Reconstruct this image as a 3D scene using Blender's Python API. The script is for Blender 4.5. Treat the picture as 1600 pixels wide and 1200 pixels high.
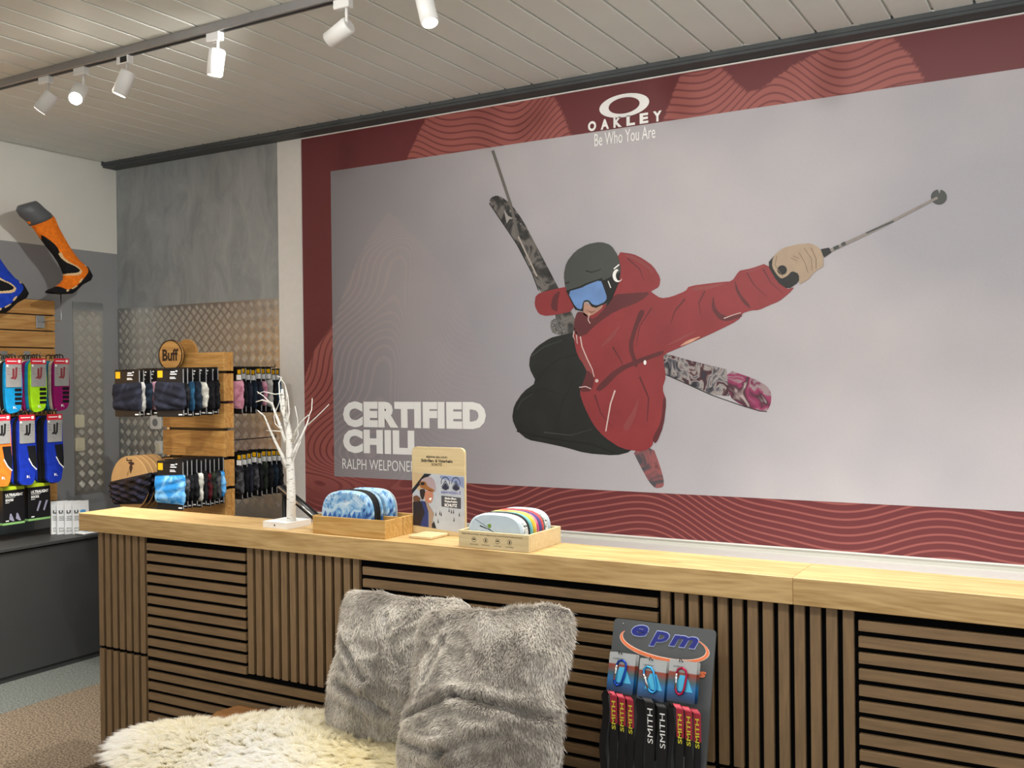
import bpy, math, random
import numpy as np
from mathutils import Vector, Matrix
random.seed(7); rng = np.random.default_rng(7)
S = bpy.context.scene
for o in list(bpy.data.objects): bpy.data.objects.remove(o)
COL = S.collection
PI = math.pi
# ------------------------------------------------------------------ camera
F, YAW, PIT, ROL = 1555.0, 0.52901, -0.00516, -0.01125
cy_, sy_ = math.cos(YAW), math.sin(YAW)
_r = Vector((cy_, sy_, 0)); _f = Vector((-sy_, cy_, 0)); _u = Vector((0, 0, 1))
_fw = _f*math.cos(PIT)+_u*math.sin(PIT); _up = -_f*math.sin(PIT)+_u*math.cos(PIT)
_R = _r*math.cos(ROL)+_up*math.sin(ROL); _U = -_r*math.sin(ROL)+_up*math.cos(ROL)
CAM = Vector((0, 0, 1.55))
cd = bpy.data.cameras.new('camera'); cam = bpy.data.objects.new('camera', cd); COL.objects.link(cam)
cd.sensor_fit = 'HORIZONTAL'; cd.sensor_width = 36; cd.lens = F/1600*36; cd.clip_start = 0.05
cam.matrix_world = Matrix(((_R.x, _U.x, -_fw.x, CAM.x), (_R.y, _U.y, -_fw.y, CAM.y), (_R.z, _U.z, -_fw.z, CAM.z), (0, 0, 0, 1)))
S.camera = cam
# ------------------------------------------------------------------ world and colour
S.view_settings.view_transform = 'Standard'; S.view_settings.look = 'None'
S.view_settings.gamma = 1; S.view_settings.use_curve_mapping = False
S.view_settings.exposure = 0.34
w = bpy.data.worlds.new('world'); S.world = w; w.use_nodes = True
w.node_tree.nodes['Background'].inputs[0].default_value = (0.99, 0.985, 0.97, 1)
w.node_tree.nodes['Background'].inputs[1].default_value = 0.78
CEIL = 2.93
def spot(name, loc, target, power, size=80, blend=0.6, radius=0.03, col=(1, .97, .91)):
    l = bpy.data.lights.new(name, 'SPOT'); l.energy = power; l.spot_size = math.radians(size); l.spot_blend = blend
    l.shadow_soft_size = radius; l.color = col
    o = bpy.data.objects.new(name, l); COL.objects.link(o); o.location = loc
    o.rotation_euler = (Vector(target)-Vector(loc)).to_track_quat('-Z', 'Y').to_euler(); return o
def area(name, loc, target, power, sx, sy, col=(1, .97, .91)):
    l = bpy.data.lights.new(name, 'AREA'); l.energy = power; l.shape = 'RECTANGLE'; l.size = sx; l.size_y = sy; l.color = col
    o = bpy.data.objects.new(name, l); COL.objects.link(o); o.location = loc
    o.rotation_euler = (Vector(target)-Vector(loc)).to_track_quat('-Z', 'Y').to_euler(); return o
# unseen area lamps under the ceiling, added as broad fill for the room
area('added_ceiling_fill', (-2.6, 0.9, 2.88), (-2.6, 0.9, 0), 14, 2.4, 0.5)
area('added_ceiling_fill', (0.6, 0.9, 2.88), (0.6, 0.9, 0), 16, 2.4, 0.5)
area('added_ceiling_fill', (-1.0, -1.6, 2.88), (-1.0, -1.6, 0), 16, 3.0, 0.6)
# unseen spots added in front of the counter to brighten the poster wall
for x, p in ((-0.2, 30), (-1.2, 30), (-2.3, 26)):
    spot('added_wall_fill', (x, 1.2, 2.8), (x-0.2, 4.2, 1.6), p*1.75, 95, 0.9, 0.05)
LP = [340, 60, 310, 90, 80, 85, 80, 80]   # watts of the track spotlights
# ------------------------------------------------------------------ helpers
def ray(px, py): return _R*((px-800)/F)-_U*((py-600)/F)+_fw
def hY(px, py, Y): d = ray(px, py); return CAM+d*(Y/d.y)
def hX(px, py, X): d = ray(px, py); return CAM+d*(X/d.x)
def hZ(px, py, Z): d = ray(px, py); return CAM+d*((Z-CAM.z)/d.z)
def srgb(c):
    if isinstance(c, str):
        c = c.lstrip('#'); c = [int(c[i:i+2], 16)/255 for i in (0, 2, 4)]
    else: c = [v/255 for v in c[:3]]
    return tuple(v/12.92 if v <= .04045 else ((v+.055)/1.055)**2.4 for v in c)+(1,)
class MB:
    def __init__(s): s.v = []; s.f = []; s.m = []; s.smooth = []
    def add(s, vs, fs, m=0, sm=False):
        b = len(s.v); s.v += [tuple(v) for v in vs]
        for f in fs: s.f.append(tuple(b+i for i in f)); s.m.append(m); s.smooth.append(sm)
        return s
    def box(s, x0, x1, y0, y1, z0, z1, m=0, bev=0.0, M=None):
        if x0 > x1: x0, x1 = x1, x0
        if y0 > y1: y0, y1 = y1, y0
        if z0 > z1: z0, z1 = z1, z0
        b = min(bev, (x1-x0)/2.01, (y1-y0)/2.01, (z1-z0)/2.01)
        if b <= 0:
            vs = [(x, y, z) for x in (x0, x1) for y in (y0, y1) for z in (z0, z1)]
            fs = [(0, 1, 3, 2), (4, 6, 7, 5), (0, 4, 5, 1), (2, 3, 7, 6), (0, 2, 6, 4), (1, 5, 7, 3)]
        else:
            vs = []; idx = {}
            for i, x in enumerate((x0, x1)):
                for j, y in enumerate((y0, y1)):
                    for k, z in enumerate((z0, z1)):
                        sx, sy, sz = (1, -1)[i], (1, -1)[j], (1, -1)[k]
                        idx[i, j, k] = len(vs)
                        vs += [(x, y+sy*b, z+sz*b), (x+sx*b, y, z+sz*b), (x+sx*b, y+sy*b, z)]
            fs = []
            g = lambda i, j, k, a: idx[i, j, k]+a
            for i in (0, 1):
                fs.append([g(i, 0, 0, 0), g(i, 0, 1, 0), g(i, 1, 1, 0), g(i, 1, 0, 0)][::(1, -1)[i]])
                fs.append([g(0, i, 0, 1), g(1, i, 0, 1), g(1, i, 1, 1), g(0, i, 1, 1)][::(1, -1)[i]])
                fs.append([g(0, 0, i, 2), g(0, 1, i, 2), g(1, 1, i, 2), g(1, 0, i, 2)][::(1, -1)[i]])
            for i in (0, 1):
                for j in (0, 1):
                    e = 1 if (i+j) % 2 == 0 else -1
                    fs.append([g(i, j, 0, 0), g(i, j, 0, 1), g(i, j, 1, 1), g(i, j, 1, 0)][::e])
                    fs.append([g(i, 0, j, 0), g(i, 1, j, 0), g(i, 1, j, 2), g(i, 0, j, 2)][::-e] if 0 else [g(i, 0, j, 2), g(i, 0, j, 0), g(i, 1, j, 0), g(i, 1, j, 2)][::e])
                    fs.append([g(0, i, j, 1), g(0, i, j, 2), g(1, i, j, 2), g(1, i, j, 1)][::e])
            for i in (0, 1):
                for j in (0, 1):
                    for k in (0, 1):
                        fs.append([g(i, j, k, 0), g(i, j, k, 1), g(i, j, k, 2)])
        if M is not None: vs = [M @ Vector(v) for v in vs]
        return s.add(vs, fs, m)
    def tube(s, pts, rad, n=10, m=0, caps=True, flat=1.0, sm=True, up=None):
        pts = [Vector(p) for p in pts]
        if not hasattr(rad, '__len__'): rad = [rad]*len(pts)
        vs = []; fs = []; prev = None
        for i, p in enumerate(pts):
            t = (pts[min(i+1, len(pts)-1)]-pts[max(i-1, 0)]).normalized()
            a = prev if prev is not None else (Vector(up) if up else (Vector((0, 0, 1)) if abs(t.z) < .9 else Vector((1, 0, 0))))
            a = (a-t*a.dot(t)).normalized(); prev = a; b = t.cross(a)
            for k in range(n):
                q = 2*PI*k/n; vs.append(p+a*math.cos(q)*rad[i]+b*math.sin(q)*rad[i]*flat)
        for i in range(len(pts)-1):
            for k in range(n):
                k2 = (k+1) % n; fs.append((i*n+k, i*n+k2, (i+1)*n+k2, (i+1)*n+k))
        s.add(vs, fs, m, sm)
        if caps:
            b = len(s.v)-len(vs); s.f.append(tuple(b+k for k in range(n))[::-1]); s.m.append(m); s.smooth.append(False)
            s.f.append(tuple(b+(len(pts)-1)*n+k for k in range(n))); s.m.append(m); s.smooth.append(False)
        return s
    def prism(s, poly, o, ax, ay, az, t, m=0):
        """poly 2D in plane (ax, ay) at o, extruded t along az"""
        o, ax, ay, az = Vector(o), Vector(ax), Vector(ay), Vector(az)
        n = len(poly); vs = [o+ax*x+ay*y for x, y in poly]+[o+ax*x+ay*y+az*t for x, y in poly]
        if t == 0: return s.add(vs[:n], [tuple(range(n))], m)
        fs = [tuple(range(n))[::-1], tuple(range(n, 2*n))]+[(i, (i+1) % n, n+(i+1) % n, n+i) for i in range(n)]
        return s.add(vs, fs, m)
WM = {}
def wm(o): return WM.get(o.name, Matrix.Identity(4))
def meshdata(name, mb, mats, inv=None):
    me = bpy.data.meshes.new(name)
    vs = mb.v if inv is None else [tuple(inv @ Vector(v)) for v in mb.v]
    me.from_pydata(vs, [], mb.f)
    for m in (mats if isinstance(mats, (list, tuple)) else [mats]): me.materials.append(m)
    me.polygons.foreach_set('material_index', mb.m); me.polygons.foreach_set('use_smooth', mb.smooth); me.update()
    return me
def obj(name, mb, mats, parent=None, label=None, cat=None, group=None, kind=None, local=False, origin=None):
    """local=True: vertices already in the parent's frame"""
    base = wm(parent) if parent else Matrix.Identity(4)
    M = base
    if origin is not None and parent is None: M = Matrix.Translation(origin)
    me = mb if isinstance(mb, bpy.types.Mesh) else meshdata(name, mb, mats, None if local else M.inverted())
    o = bpy.data.objects.new(name, me); COL.objects.link(o)
    if parent: o.parent = parent
    elif origin is not None: o.location = origin
    WM[o.name] = M
    tag(o, label, cat, group, kind); return o
def tag(o, label=None, cat=None, group=None, kind=None):
    for k, v in (('label', label), ('category', cat), ('group', group), ('kind', kind)):
        if v: o[k] = v
    return o
def thing(name, label, cat, loc=(0, 0, 0), rot=(0, 0, 0), group=None, M=None, kind=None):
    o = bpy.data.objects.new(name, None); COL.objects.link(o); o.empty_display_size = .05
    if M is None:
        from mathutils import Euler
        M = Matrix.Translation(loc) @ Euler(rot).to_matrix().to_4x4()
    o.matrix_world = M; o.location, q, _ = M.decompose(); o.rotation_euler = q.to_euler()
    WM[o.name] = M; return tag(o, label, cat, group, kind)
def dup(src, M, label, group=None, swap=None):
    c = src.copy(); COL.objects.link(c); c.location, q, _ = M.decompose(); c.rotation_euler = q.to_euler(); WM[c.name] = M
    c['label'] = label
    if group: c['group'] = group
    for ch in src.children:
        k = ch.copy(); COL.objects.link(k); k.parent = c; WM[k.name] = M
        for g in ch.children:
            h = g.copy(); COL.objects.link(h); h.parent = k
    return c
# ------------------------------------------------------------------ materials
def newmat(name):
    m = bpy.data.materials.new(name); m.use_nodes = True; return m, m.node_tree, m.node_tree.nodes['Principled BSDF']
def N(t, typ, **k):
    n = t.nodes.new(typ)
    for a, v in k.items():
        if a in n.inputs.keys() if isinstance(a, str) else False: n.inputs[a].default_value = v
        else: setattr(n, a, v)
    return n
def mat(name, c, rough=.6, metal=0, var=.06, scale=30, bump=0.0, bscale=None, spec=.5, emit=0, coord='Object', sheen=0):
    m, t, b = newmat(name); c = srgb(c) if not (isinstance(c, tuple) and len(c) == 4) else c
    b.inputs['Roughness'].default_value = rough; b.inputs['Metallic'].default_value = metal
    b.inputs['Specular IOR Level'].default_value = spec
    if sheen: b.inputs['Sheen Weight'].default_value = sheen
    tc = t.nodes.new('ShaderNodeTexCoord')
    n = t.nodes.new('ShaderNodeTexNoise'); n.inputs['Scale'].default_value = scale; n.inputs['Detail'].default_value = 4
    t.links.new(tc.outputs[coord], n.inputs['Vector'])
    r = t.nodes.new('ShaderNodeMapRange'); r.inputs[1].default_value = .3; r.inputs[2].default_value = .7
    r.inputs[3].default_value = 1-var; r.inputs[4].default_value = 1+var
    t.links.new(n.outputs['Fac'], r.inputs[0])
    mx = t.nodes.new('ShaderNodeVectorMath'); mx.operation = 'SCALE'; mx.inputs[0].default_value = c[:3]
    t.links.new(r.outputs[0], mx.inputs['Scale']); t.links.new(mx.outputs[0], b.inputs['Base Color'])
    if bump:
        n2 = t.nodes.new('ShaderNodeTexNoise'); n2.inputs['Scale'].default_value = bscale or scale*3; n2.inputs['Detail'].default_value = 3
        t.links.new(tc.outputs[coord], n2.inputs['Vector'])
        bp = t.nodes.new('ShaderNodeBump'); bp.inputs['Strength'].default_value = bump; bp.inputs['Distance'].default_value = .01
        t.links.new(n2.outputs['Fac'], bp.inputs['Height']); t.links.new(bp.outputs[0], b.inputs['Normal'])
    if emit:
        b.inputs['Emission Color'].default_value = c; b.inputs['Emission Strength'].default_value = emit
    return m
def wood(name, ca, cb, axis='X', scale=1.0, rough=.45, rings=True, knots=False, contrast=1.0):
    m, t, b = newmat(name); b.inputs['Roughness'].default_value = rough
    tc = t.nodes.new('ShaderNodeTexCoord'); oi = t.nodes.new('ShaderNodeObjectInfo')
    mul = t.nodes.new('ShaderNodeMath'); mul.operation = 'MULTIPLY'; mul.inputs[1].default_value = 37.0
    t.links.new(oi.outputs['Random'], mul.inputs[0])
    ad = t.nodes.new('ShaderNodeVectorMath'); ad.operation = 'ADD'
    t.links.new(tc.outputs['Object'], ad.inputs[0]); t.links.new(mul.outputs[0], ad.inputs[1])
    mp = t.nodes.new('ShaderNodeMapping'); sc = {'X': (1.2, 14, 14), 'Y': (14, 1.2, 14), 'Z': (14, 14, 1.2)}[axis]
    mp.inputs['Scale'].default_value = [s*scale for s in sc]; t.links.new(ad.outputs[0], mp.inputs['Vector'])
    n1 = t.nodes.new('ShaderNodeTexNoise'); n1.inputs['Scale'].default_value = 1.2; n1.inputs['Detail'].default_value = 3; n1.inputs['Distortion'].default_value = 1.2
    n2 = t.nodes.new('ShaderNodeTexNoise'); n2.inputs['Scale'].default_value = 9; n2.inputs['Detail'].default_value = 5
    t.links.new(mp.outputs[0], n1.inputs['Vector']); t.links.new(mp.outputs[0], n2.inputs['Vector'])
    k = t.nodes.new('ShaderNodeMath'); k.operation = 'MULTIPLY'; k.inputs[1].default_value = 5.0; t.links.new(n1.outputs['Fac'], k.inputs[0])
    pp = t.nodes.new('ShaderNodeMath'); pp.operation = 'PINGPONG'; pp.inputs[1].default_value = .5; t.links.new(k.outputs[0], pp.inputs[0])
    mi = t.nodes.new('ShaderNodeMath'); mi.operation = 'MULTIPLY_ADD'; mi.inputs[1].default_value = .7*contrast; t.links.new(pp.outputs[0], mi.inputs[0]); 
    m3 = t.nodes.new('ShaderNodeMath'); m3.operation = 'MULTIPLY'; m3.inputs[1].default_value = .75; t.links.new(n2.outputs['Fac'], m3.inputs[0]); t.links.new(m3.outputs[0], mi.inputs[2])
    rp = t.nodes.new('ShaderNodeValToRGB'); rp.color_ramp.elements[0].position = .25; rp.color_ramp.elements[1].position = .8
    rp.color_ramp.elements[0].color = srgb(ca); rp.color_ramp.elements[1].color = srgb(cb)
    t.links.new(mi.outputs[0], rp.inputs[0])
    last = rp.outputs[0]
    if knots:
        v = t.nodes.new('ShaderNodeTexVoronoi'); v.inputs['Scale'].default_value = 2.3
        mp2 = t.nodes.new('ShaderNodeMapping'); mp2.inputs['Scale'].default_value = (1, 2.6, 2.6); t.links.new(ad.outputs[0], mp2.inputs['Vector']); t.links.new(mp2.outputs[0], v.inputs['Vector'])
        mr = t.nodes.new('ShaderNodeMapRange'); mr.inputs[1].default_value = .02; mr.inputs[2].default_value = .07; mr.inputs[3].default_value = .7; mr.inputs[4].default_value = 0
        t.links.new(v.outputs['Distance'], mr.inputs[0])
        mx = t.nodes.new('ShaderNodeMix'); mx.data_type = 'RGBA'; mx.inputs[7].default_value = srgb('4a2f18')
        t.links.new(mr.outputs[0], mx.inputs[0]); t.links.new(last, mx.inputs[6]); last = mx.outputs[2]
    t.links.new(last, b.inputs['Base Color'])
    bp = t.nodes.new('ShaderNodeBump'); bp.inputs['Strength'].default_value = .12; bp.inputs['Distance'].default_value = .002
    t.links.new(n2.outputs['Fac'], bp.inputs['Height']); t.links.new(bp.outputs[0], b.inputs['Normal'])
    return m
def fabric(name, c, c2=None, rough=.9, scale=60, wscale=18):
    m, t, b = newmat(name); b.inputs['Roughness'].default_value = rough; b.inputs['Specular IOR Level'].default_value = .25
    tc = t.nodes.new('ShaderNodeTexCoord'); n = t.nodes.new('ShaderNodeTexNoise'); n.inputs['Scale'].default_value = wscale; n.inputs['Detail'].default_value = 5; n.inputs['Distortion'].default_value = .6
    t.links.new(tc.outputs['Object'], n.inputs['Vector'])
    rp = t.nodes.new('ShaderNodeValToRGB'); rp.color_ramp.elements[0].position = .42; rp.color_ramp.elements[1].position = .6
    c = srgb(c); rp.color_ramp.elements[0].color = c; rp.color_ramp.elements[1].color = srgb(c2) if c2 else tuple(min(1, x*1.25) for x in c[:3])+(1,)
    t.links.new(n.outputs['Fac'], rp.inputs[0]); t.links.new(rp.outputs[0], b.inputs['Base Color'])
    n2 = t.nodes.new('ShaderNodeTexNoise'); n2.inputs['Scale'].default_value = scale*12; t.links.new(tc.outputs['Object'], n2.inputs['Vector'])
    bp = t.nodes.new('ShaderNodeBump'); bp.inputs['Strength'].default_value = .2; bp.inputs['Distance'].default_value = .002
    t.links.new(n2.outputs['Fac'], bp.inputs['Height']); t.links.new(bp.outputs[0], b.inputs['Normal'])
    return m
M = {}
M['white_wall'] = mat('white_wall_paint', 'e6e5dd', .85, var=.02, scale=4, bump=.05, bscale=180)
M['grey_wall'] = mat('grey_wall_paint', '97999b', .8, var=.03, scale=4, bump=.08, bscale=160)
M['black'] = mat('black_felt', '060607', .95, var=.1, spec=.1)
M['blackpl'] = mat('black_plastic', '0c0c0d', .4, var=.05)
M['white'] = mat('white_paint', 'e9e8e4', .5, var=.02)
M['steel'] = mat('brushed_steel', 'b4b6b8', .3, 1, var=.05)
M['oak'] = wood('oak_counter_top', 'a5824f', 'd2b27c', 'X', .8, .42, knots=True, contrast=.8)
M['slatH'] = wood('slat_oak_lying', '735c41', '8d7250', 'X', 1.0, .55, contrast=.6)
M['slatV'] = wood('slat_oak_upright', '735c41', '8d7250', 'Z', 1.0, .55, contrast=.6)
M['boardY'] = wood('slatwall_oak_along_wall', 'b9823f', 'd8a765', 'Y', .7, .5, contrast=1.2)
M['boardX'] = wood('slatwall_oak_rack', 'ad7a3c', 'd0a05c', 'X', .8, .5, contrast=1.2)
M['bamboo'] = wood('bamboo', 'b0843f', 'cda566', 'X', 1.2, .45)
M['ply'] = wood('pale_plywood', 'c4ae80', 'd6c39c', 'X', .8, .5, contrast=.5)
M['cabinet'] = mat('anthracite_laminate', '303131', .5, var=.03, scale=6)
M['plank'] = mat('ceiling_panel_lacquer', 'dcdfda', .55, var=.03, scale=3)
M['beam'] = mat('dark_grey_beam_paint', '4b5052', .7, var=.1, scale=8, bump=.2, bscale=60)
M['track'] = mat('track_aluminium', '9b9a9a', .45, .6, var=.03)
M['lampwhite'] = mat('lamp_white_lacquer', 'e6e6e4', .4, var=.01)
M['cream'] = mat('cream_switch_plastic', 'e6dfc4', .35, var=.02)
M['chrome'] = mat('chrome', 'd0d0d0', .12, 1, var=.02)
M['card_black'] = mat('black_card', '111113', .45, var=.05)
M['whitep'] = mat('white_print', 'fdfdfb', .5, var=.0)
M['yellow'] = mat('yellow_label', 'f0b414', .5, var=.02)
M['emit'] = mat('lamp_diffuser_lit', 'fff4e0', .5, var=0, emit=45)
M['emit2'] = mat('lamp_diffuser_side', 'fff4e0', .5, var=0, emit=6)
# stucco-like grey plaster
def plaster():
    m, t, b = newmat('grey_trowelled_plaster'); b.inputs['Roughness'].default_value = .6
    tc = t.nodes.new('ShaderNodeTexCoord'); mp = t.nodes.new('ShaderNodeMapping'); mp.inputs['Scale'].default_value = (2.2, 1, 1.0)
    t.links.new(tc.outputs['Object'], mp.inputs['Vector'])
    n = t.nodes.new('ShaderNodeTexNoise'); n.inputs['Scale'].default_value = 3.5; n.inputs['Detail'].default_value = 9; n.inputs['Roughness'].default_value = .62; n.inputs['Distortion'].default_value = .9
    t.links.new(mp.outputs[0], n.inputs['Vector'])
    rp = t.nodes.new('ShaderNodeValToRGB'); e = rp.color_ramp.elements
    e[0].position = .35; e[0].color = srgb('8f9495'); e[1].position = .68; e[1].color = srgb('a8adad')
    t.links.new(n.outputs['Fac'], rp.inputs[0]); t.links.new(rp.outputs[0], b.inputs['Base Color'])
    bp = t.nodes.new('ShaderNodeBump'); bp.inputs['Strength'].default_value = .3; bp.inputs['Distance'].default_value = .01
    t.links.new(n.outputs['Fac'], bp.inputs['Height']); t.links.new(bp.outputs[0], b.inputs['Normal'])
    return m
M['plaster'] = plaster()
def carpet(name, a, b2, sc=420):
    m, t, b = newmat(name); b.inputs['Roughness'].default_value = 1; b.inputs['Specular IOR Level'].default_value = .1
    tc = t.nodes.new('ShaderNodeTexCoord'); n = t.nodes.new('ShaderNodeTexNoise'); n.inputs['Scale'].default_value = sc*.35; n.inputs['Detail'].default_value = 3; n.inputs['Roughness'].default_value = .8
    t.links.new(tc.outputs['Object'], n.inputs['Vector'])
    rp = t.nodes.new('ShaderNodeValToRGB'); e = rp.color_ramp.elements; e[0].position = .38; e[0].color = srgb(a); e[1].position = .64; e[1].color = srgb(b2)
    t.links.new(n.outputs['Fac'], rp.inputs[0]); t.links.new(rp.outputs[0], b.inputs['Base Color'])
    bp = t.nodes.new('ShaderNodeBump'); bp.inputs['Strength'].default_value = .8; bp.inputs['Distance'].default_value = .01
    t.links.new(n.outputs['Fac'], bp.inputs['Height']); t.links.new(bp.outputs[0], b.inputs['Normal'])
    return m
M['carpet'] = carpet('brown_loop_carpet', '3c342c', '93836f', 300)
M['carpet2'] = carpet('grey_loop_carpet', '4a4d4a', '7c7f78', 300)
# ------------------------------------------------------------------ text
_tc = {}
def text_shape(s, bold=0.0, spacing=1.0, shear=0.0):
    """(verts 2D, faces, width, height) at size 1, left/baseline origin"""
    k = (s, bold, spacing, shear)
    if k in _tc: return _tc[k]
    c = bpy.data.curves.new('t', 'FONT'); c.body = s; c.size = 1; c.offset = bold; c.resolution_u = 3; c.fill_mode = 'FRONT'; c.space_character = spacing; c.shear = shear
    o = bpy.data.objects.new('t', c); COL.objects.link(o)
    dg = bpy.context.evaluated_depsgraph_get(); me = o.evaluated_get(dg).to_mesh()
    vs = [(v.co.x, v.co.y) for v in me.vertices]; fs = [tuple(p.vertices) for p in me.polygons]
    o.evaluated_get(dg).to_mesh_clear(); bpy.data.objects.remove(o); bpy.data.curves.remove(c)
    x0 = min(v[0] for v in vs); x1 = max(v[0] for v in vs); y0 = min(v[1] for v in vs); y1 = max(v[1] for v in vs)
    vs = [(x-x0, y-y0) for x, y in vs]
    _tc[k] = (vs, fs, x1-x0, y1-y0); return _tc[k]
def text(mb, s, o, ax, ay, w=None, h=None, bold=0.0, spacing=1.0, shear=0.0, center=False, m=0):
    """text fitted to width w and/or height h, o = lower left (or bottom centre)"""
    vs, fs, tw, th = text_shape(s, bold, spacing, shear)
    kx = w/tw if w else h/th; ky = h/th if h else w/tw
    if not w: kx = ky
    o, ax, ay = Vector(o), Vector(ax).normalized(), Vector(ay).normalized()
    dx = -tw*kx/2 if center else 0
    mb.add([o+ax*(x*kx+dx)+ay*(y*ky) for x, y in vs], fs, m); return mb
def circle(cx, cy, rx, ry=None, n=24, a0=0, a1=2*PI, rot=0):
    ry = ry or rx; out = []
    closed = abs(a1-a0-2*PI) < 1e-6
    for i in range(n if closed else n+1):
        a = a0+(a1-a0)*i/n; x = rx*math.cos(a); y = ry*math.sin(a)
        out.append((cx+x*math.cos(rot)-y*math.sin(rot), cy+x*math.sin(rot)+y*math.cos(rot)))
    return out
def rrect(x0, x1, y0, y1, r, n=5, corners=(1, 1, 1, 1)):
    out = []
    for (cx, cy, a, on) in ((x1-r, y1-r, 0, corners[0]), (x0+r, y1-r, PI/2, corners[1]), (x0+r, y0+r, PI, corners[2]), (x1-r, y0+r, 1.5*PI, corners[3])):
        if on:
            for i in range(n+1): q = a+PI/2*i/n; out.append((cx+r*math.cos(q), cy+r*math.sin(q)))
        else: out.append((cx+(r if a in (0, 1.5*PI) else -r), cy+(r if a in (0, PI/2) else -r)))
    return out
def ring(mb, outer, inner, o, ax, ay, m=0, z=0.0):
    n = len(outer); o = Vector(o); ax = Vector(ax); ay = Vector(ay)
    mb.add([o+ax*x+ay*y for x, y in outer]+[o+ax*x+ay*y for x, y in inner], [(i, (i+1) % n, n+(i+1) % n, n+i) for i in range(n)], m)
X_, Y_, Z_ = Vector((1, 0, 0)), Vector((0, 1, 0)), Vector((0, 0, 1))
# ================================================================== SETTING
XL, YB = -5.35, 4.2
XR = 1.6
YF = -2.6
f = MB().box(-4.45, XR, YF, YB, -.06, 0); obj('floor', f, M['carpet'], kind='structure')
f = MB().box(XL, -4.452, YF, YB, -.06, 0.0); obj('floor', f, M['carpet2'], kind='structure')
wl = MB().box(XL-.12, XL, YF, YB+.12, 0, 2.37, 1).box(XL-.12, XL, YF, YB+.12, 2.37, 3.0, 0)
obj('wall_left', wl, [M['white_wall'], M['grey_wall']], kind='structure')
wb = MB().box(XL, -3.97, YB, YB+.12, 0, 3.0, 0).box(-3.97, XR, YB, YB+.12, 0, 3.0, 1)
obj('wall_back', wb, [M['plaster'], M['white_wall']], kind='structure')
obj('trim_1', MB().box(-3.97, -3.79, YB-.008, YB+.01, 0, 2.90, 0, .002), M['white'], kind='structure')
ceil = obj('ceiling', MB().box(XL, XR, YF, YB, 2.943, 3.0), M['plank'], kind='structure')
PW = .1455
x = -1.101-PW*29; pm = None
pb = MB()
# one plank: shallow tray with folded edges
pw = PW-.009
prof = [(0, .013), (0, .003), (.004, 0), (pw-.004, 0), (pw, .003), (pw, .013)]
pb.add([(a, YF+.01, CEIL+b) for a, b in prof]+[(a, 4.098, CEIL+b) for a, b in prof], [(i, i+1, 7+i, 6+i) for i in range(5)]+[(5, 0, 6, 11)]+[(5, 4, 3, 2, 1, 0), (6, 7, 8, 9, 10, 11)])
pmesh = meshdata('ceiling_plank', pb, M['plank'])
k = 0
while x < XR-PW:
    if x > XL-.02:
        p = bpy.data.objects.new('ceiling_plank', pmesh); COL.objects.link(p); p.parent = ceil; p.location = (x+.0035, 0, 0); k += 1
    x += PW
bm_ = MB().box(XL, XR, 4.10, YB, 2.90, 2.942, 0, .002).box(XL, XR, 4.092, 4.10, 2.912, 2.942)
beam = obj('trim_2', bm_, M['beam'], kind='structure')
chips = MB()
for px, py in ((1168, 77), (980, 112), (1338, 46), (1458, 23), (920, 122), (875, 126), (190, 239)):
    q = hY(px, py, 4.09); wd = random.uniform(.012, .05) if px > 900 else .015
    chips.prism([(-wd, 0), (-wd*.7, -.006), (wd*.2, -.009), (wd*.8, -.005), (wd, 0)], (q.x, 4.0915, 2.938), X_, Z_, -Y_, .001)
obj('paint_chip', chips, M['white'], beam, label='bare white chips along the beam edge')
# white ledge under the poster
obj('trim_3', MB().box(-3.788, XR, 3.75, YB-.001, 0, .80, 0, .004), M['white'], kind='structure')
# ------------------------------------------------------------------ aluminium tread plate
def tread(x0, x1, z0, z1, frame, pitch=.0635):
    """frame maps (u, z, height) to world"""
    mb = MB(); L, W, H = .0185, .0023, .0021; d = pitch
    nu = int((x1-x0)/d)+2; nz = int((z1-z0)/d)+2
    for i in range(-1, nu):
        for j in range(-1, nz):
            for par in (0, 1):
                cu = x0+(i+.5*par+.3)*d; cz = z1-(j+.5*par+.3)*d
                s = 1 if par else -1
                a = np.array([1, s])/math.sqrt(2); b = np.array([-s, 1])/math.sqrt(2)
                for k in range(-2, 3):
                    c = np.array([cu, cz])+b*k*.0079
                    if not (x0+.014 < c[0] < x1-.014 and z0+.014 < c[1] < z1-.014): continue
                    P = [c-a*L, c-a*L*.6-b*W, c+a*L*.6-b*W, c+a*L, c+a*L*.6+b*W, c-a*L*.6+b*W, c-a*L*.6, c+a*L*.6]
                    hh = [0, 0, 0, 0, 0, 0, H, H]
                    mb.add([frame(p[0], p[1], h) for p, h in zip(P, hh)], [(0, 1, 6), (1, 2, 7, 6), (2, 3, 7), (3, 4, 7), (4, 5, 6, 7), (5, 0, 6)])
    return mb
M['alu'] = mat('tread_plate_aluminium', 'b4b3ae', .34, .86, var=.04, scale=12)
M['alubar'] = mat('tread_plate_bars', 'fbfaf4', .3, .82, var=.03)  # paler than the plate: glint contrast of the bars put into the colour
tp = obj('trim_4', MB().box(-5.344, -3.972, YB-.004, YB, 0, 2.022), M['alu'], kind='structure', label='aluminium tread plate on the back wall')
tb = tread(-5.344, -3.972, .80, 2.022, lambda u, z, h: (u, YB-.004-h, z))
obj('tread_bar', tb, M['alubar'], tp, kind='stuff')
obj('seam', MB().box(-5.03, -5.024, YB-.0055, YB-.004, 0, 2.02), M['steel'], tp)
tp2 = obj('trim_5', MB().box(XL, XL+.004, 3.874, 4.084, .876, 2.05), M['alu'], kind='structure', label='narrow aluminium tread plate beside the switches on the left wall')
obj('tread_bar', tread(3.874, 4.084, .876, 2.004, lambda u, z, h: (XL+.004+h, u, z)), M['alubar'], tp2, kind='stuff')
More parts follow.
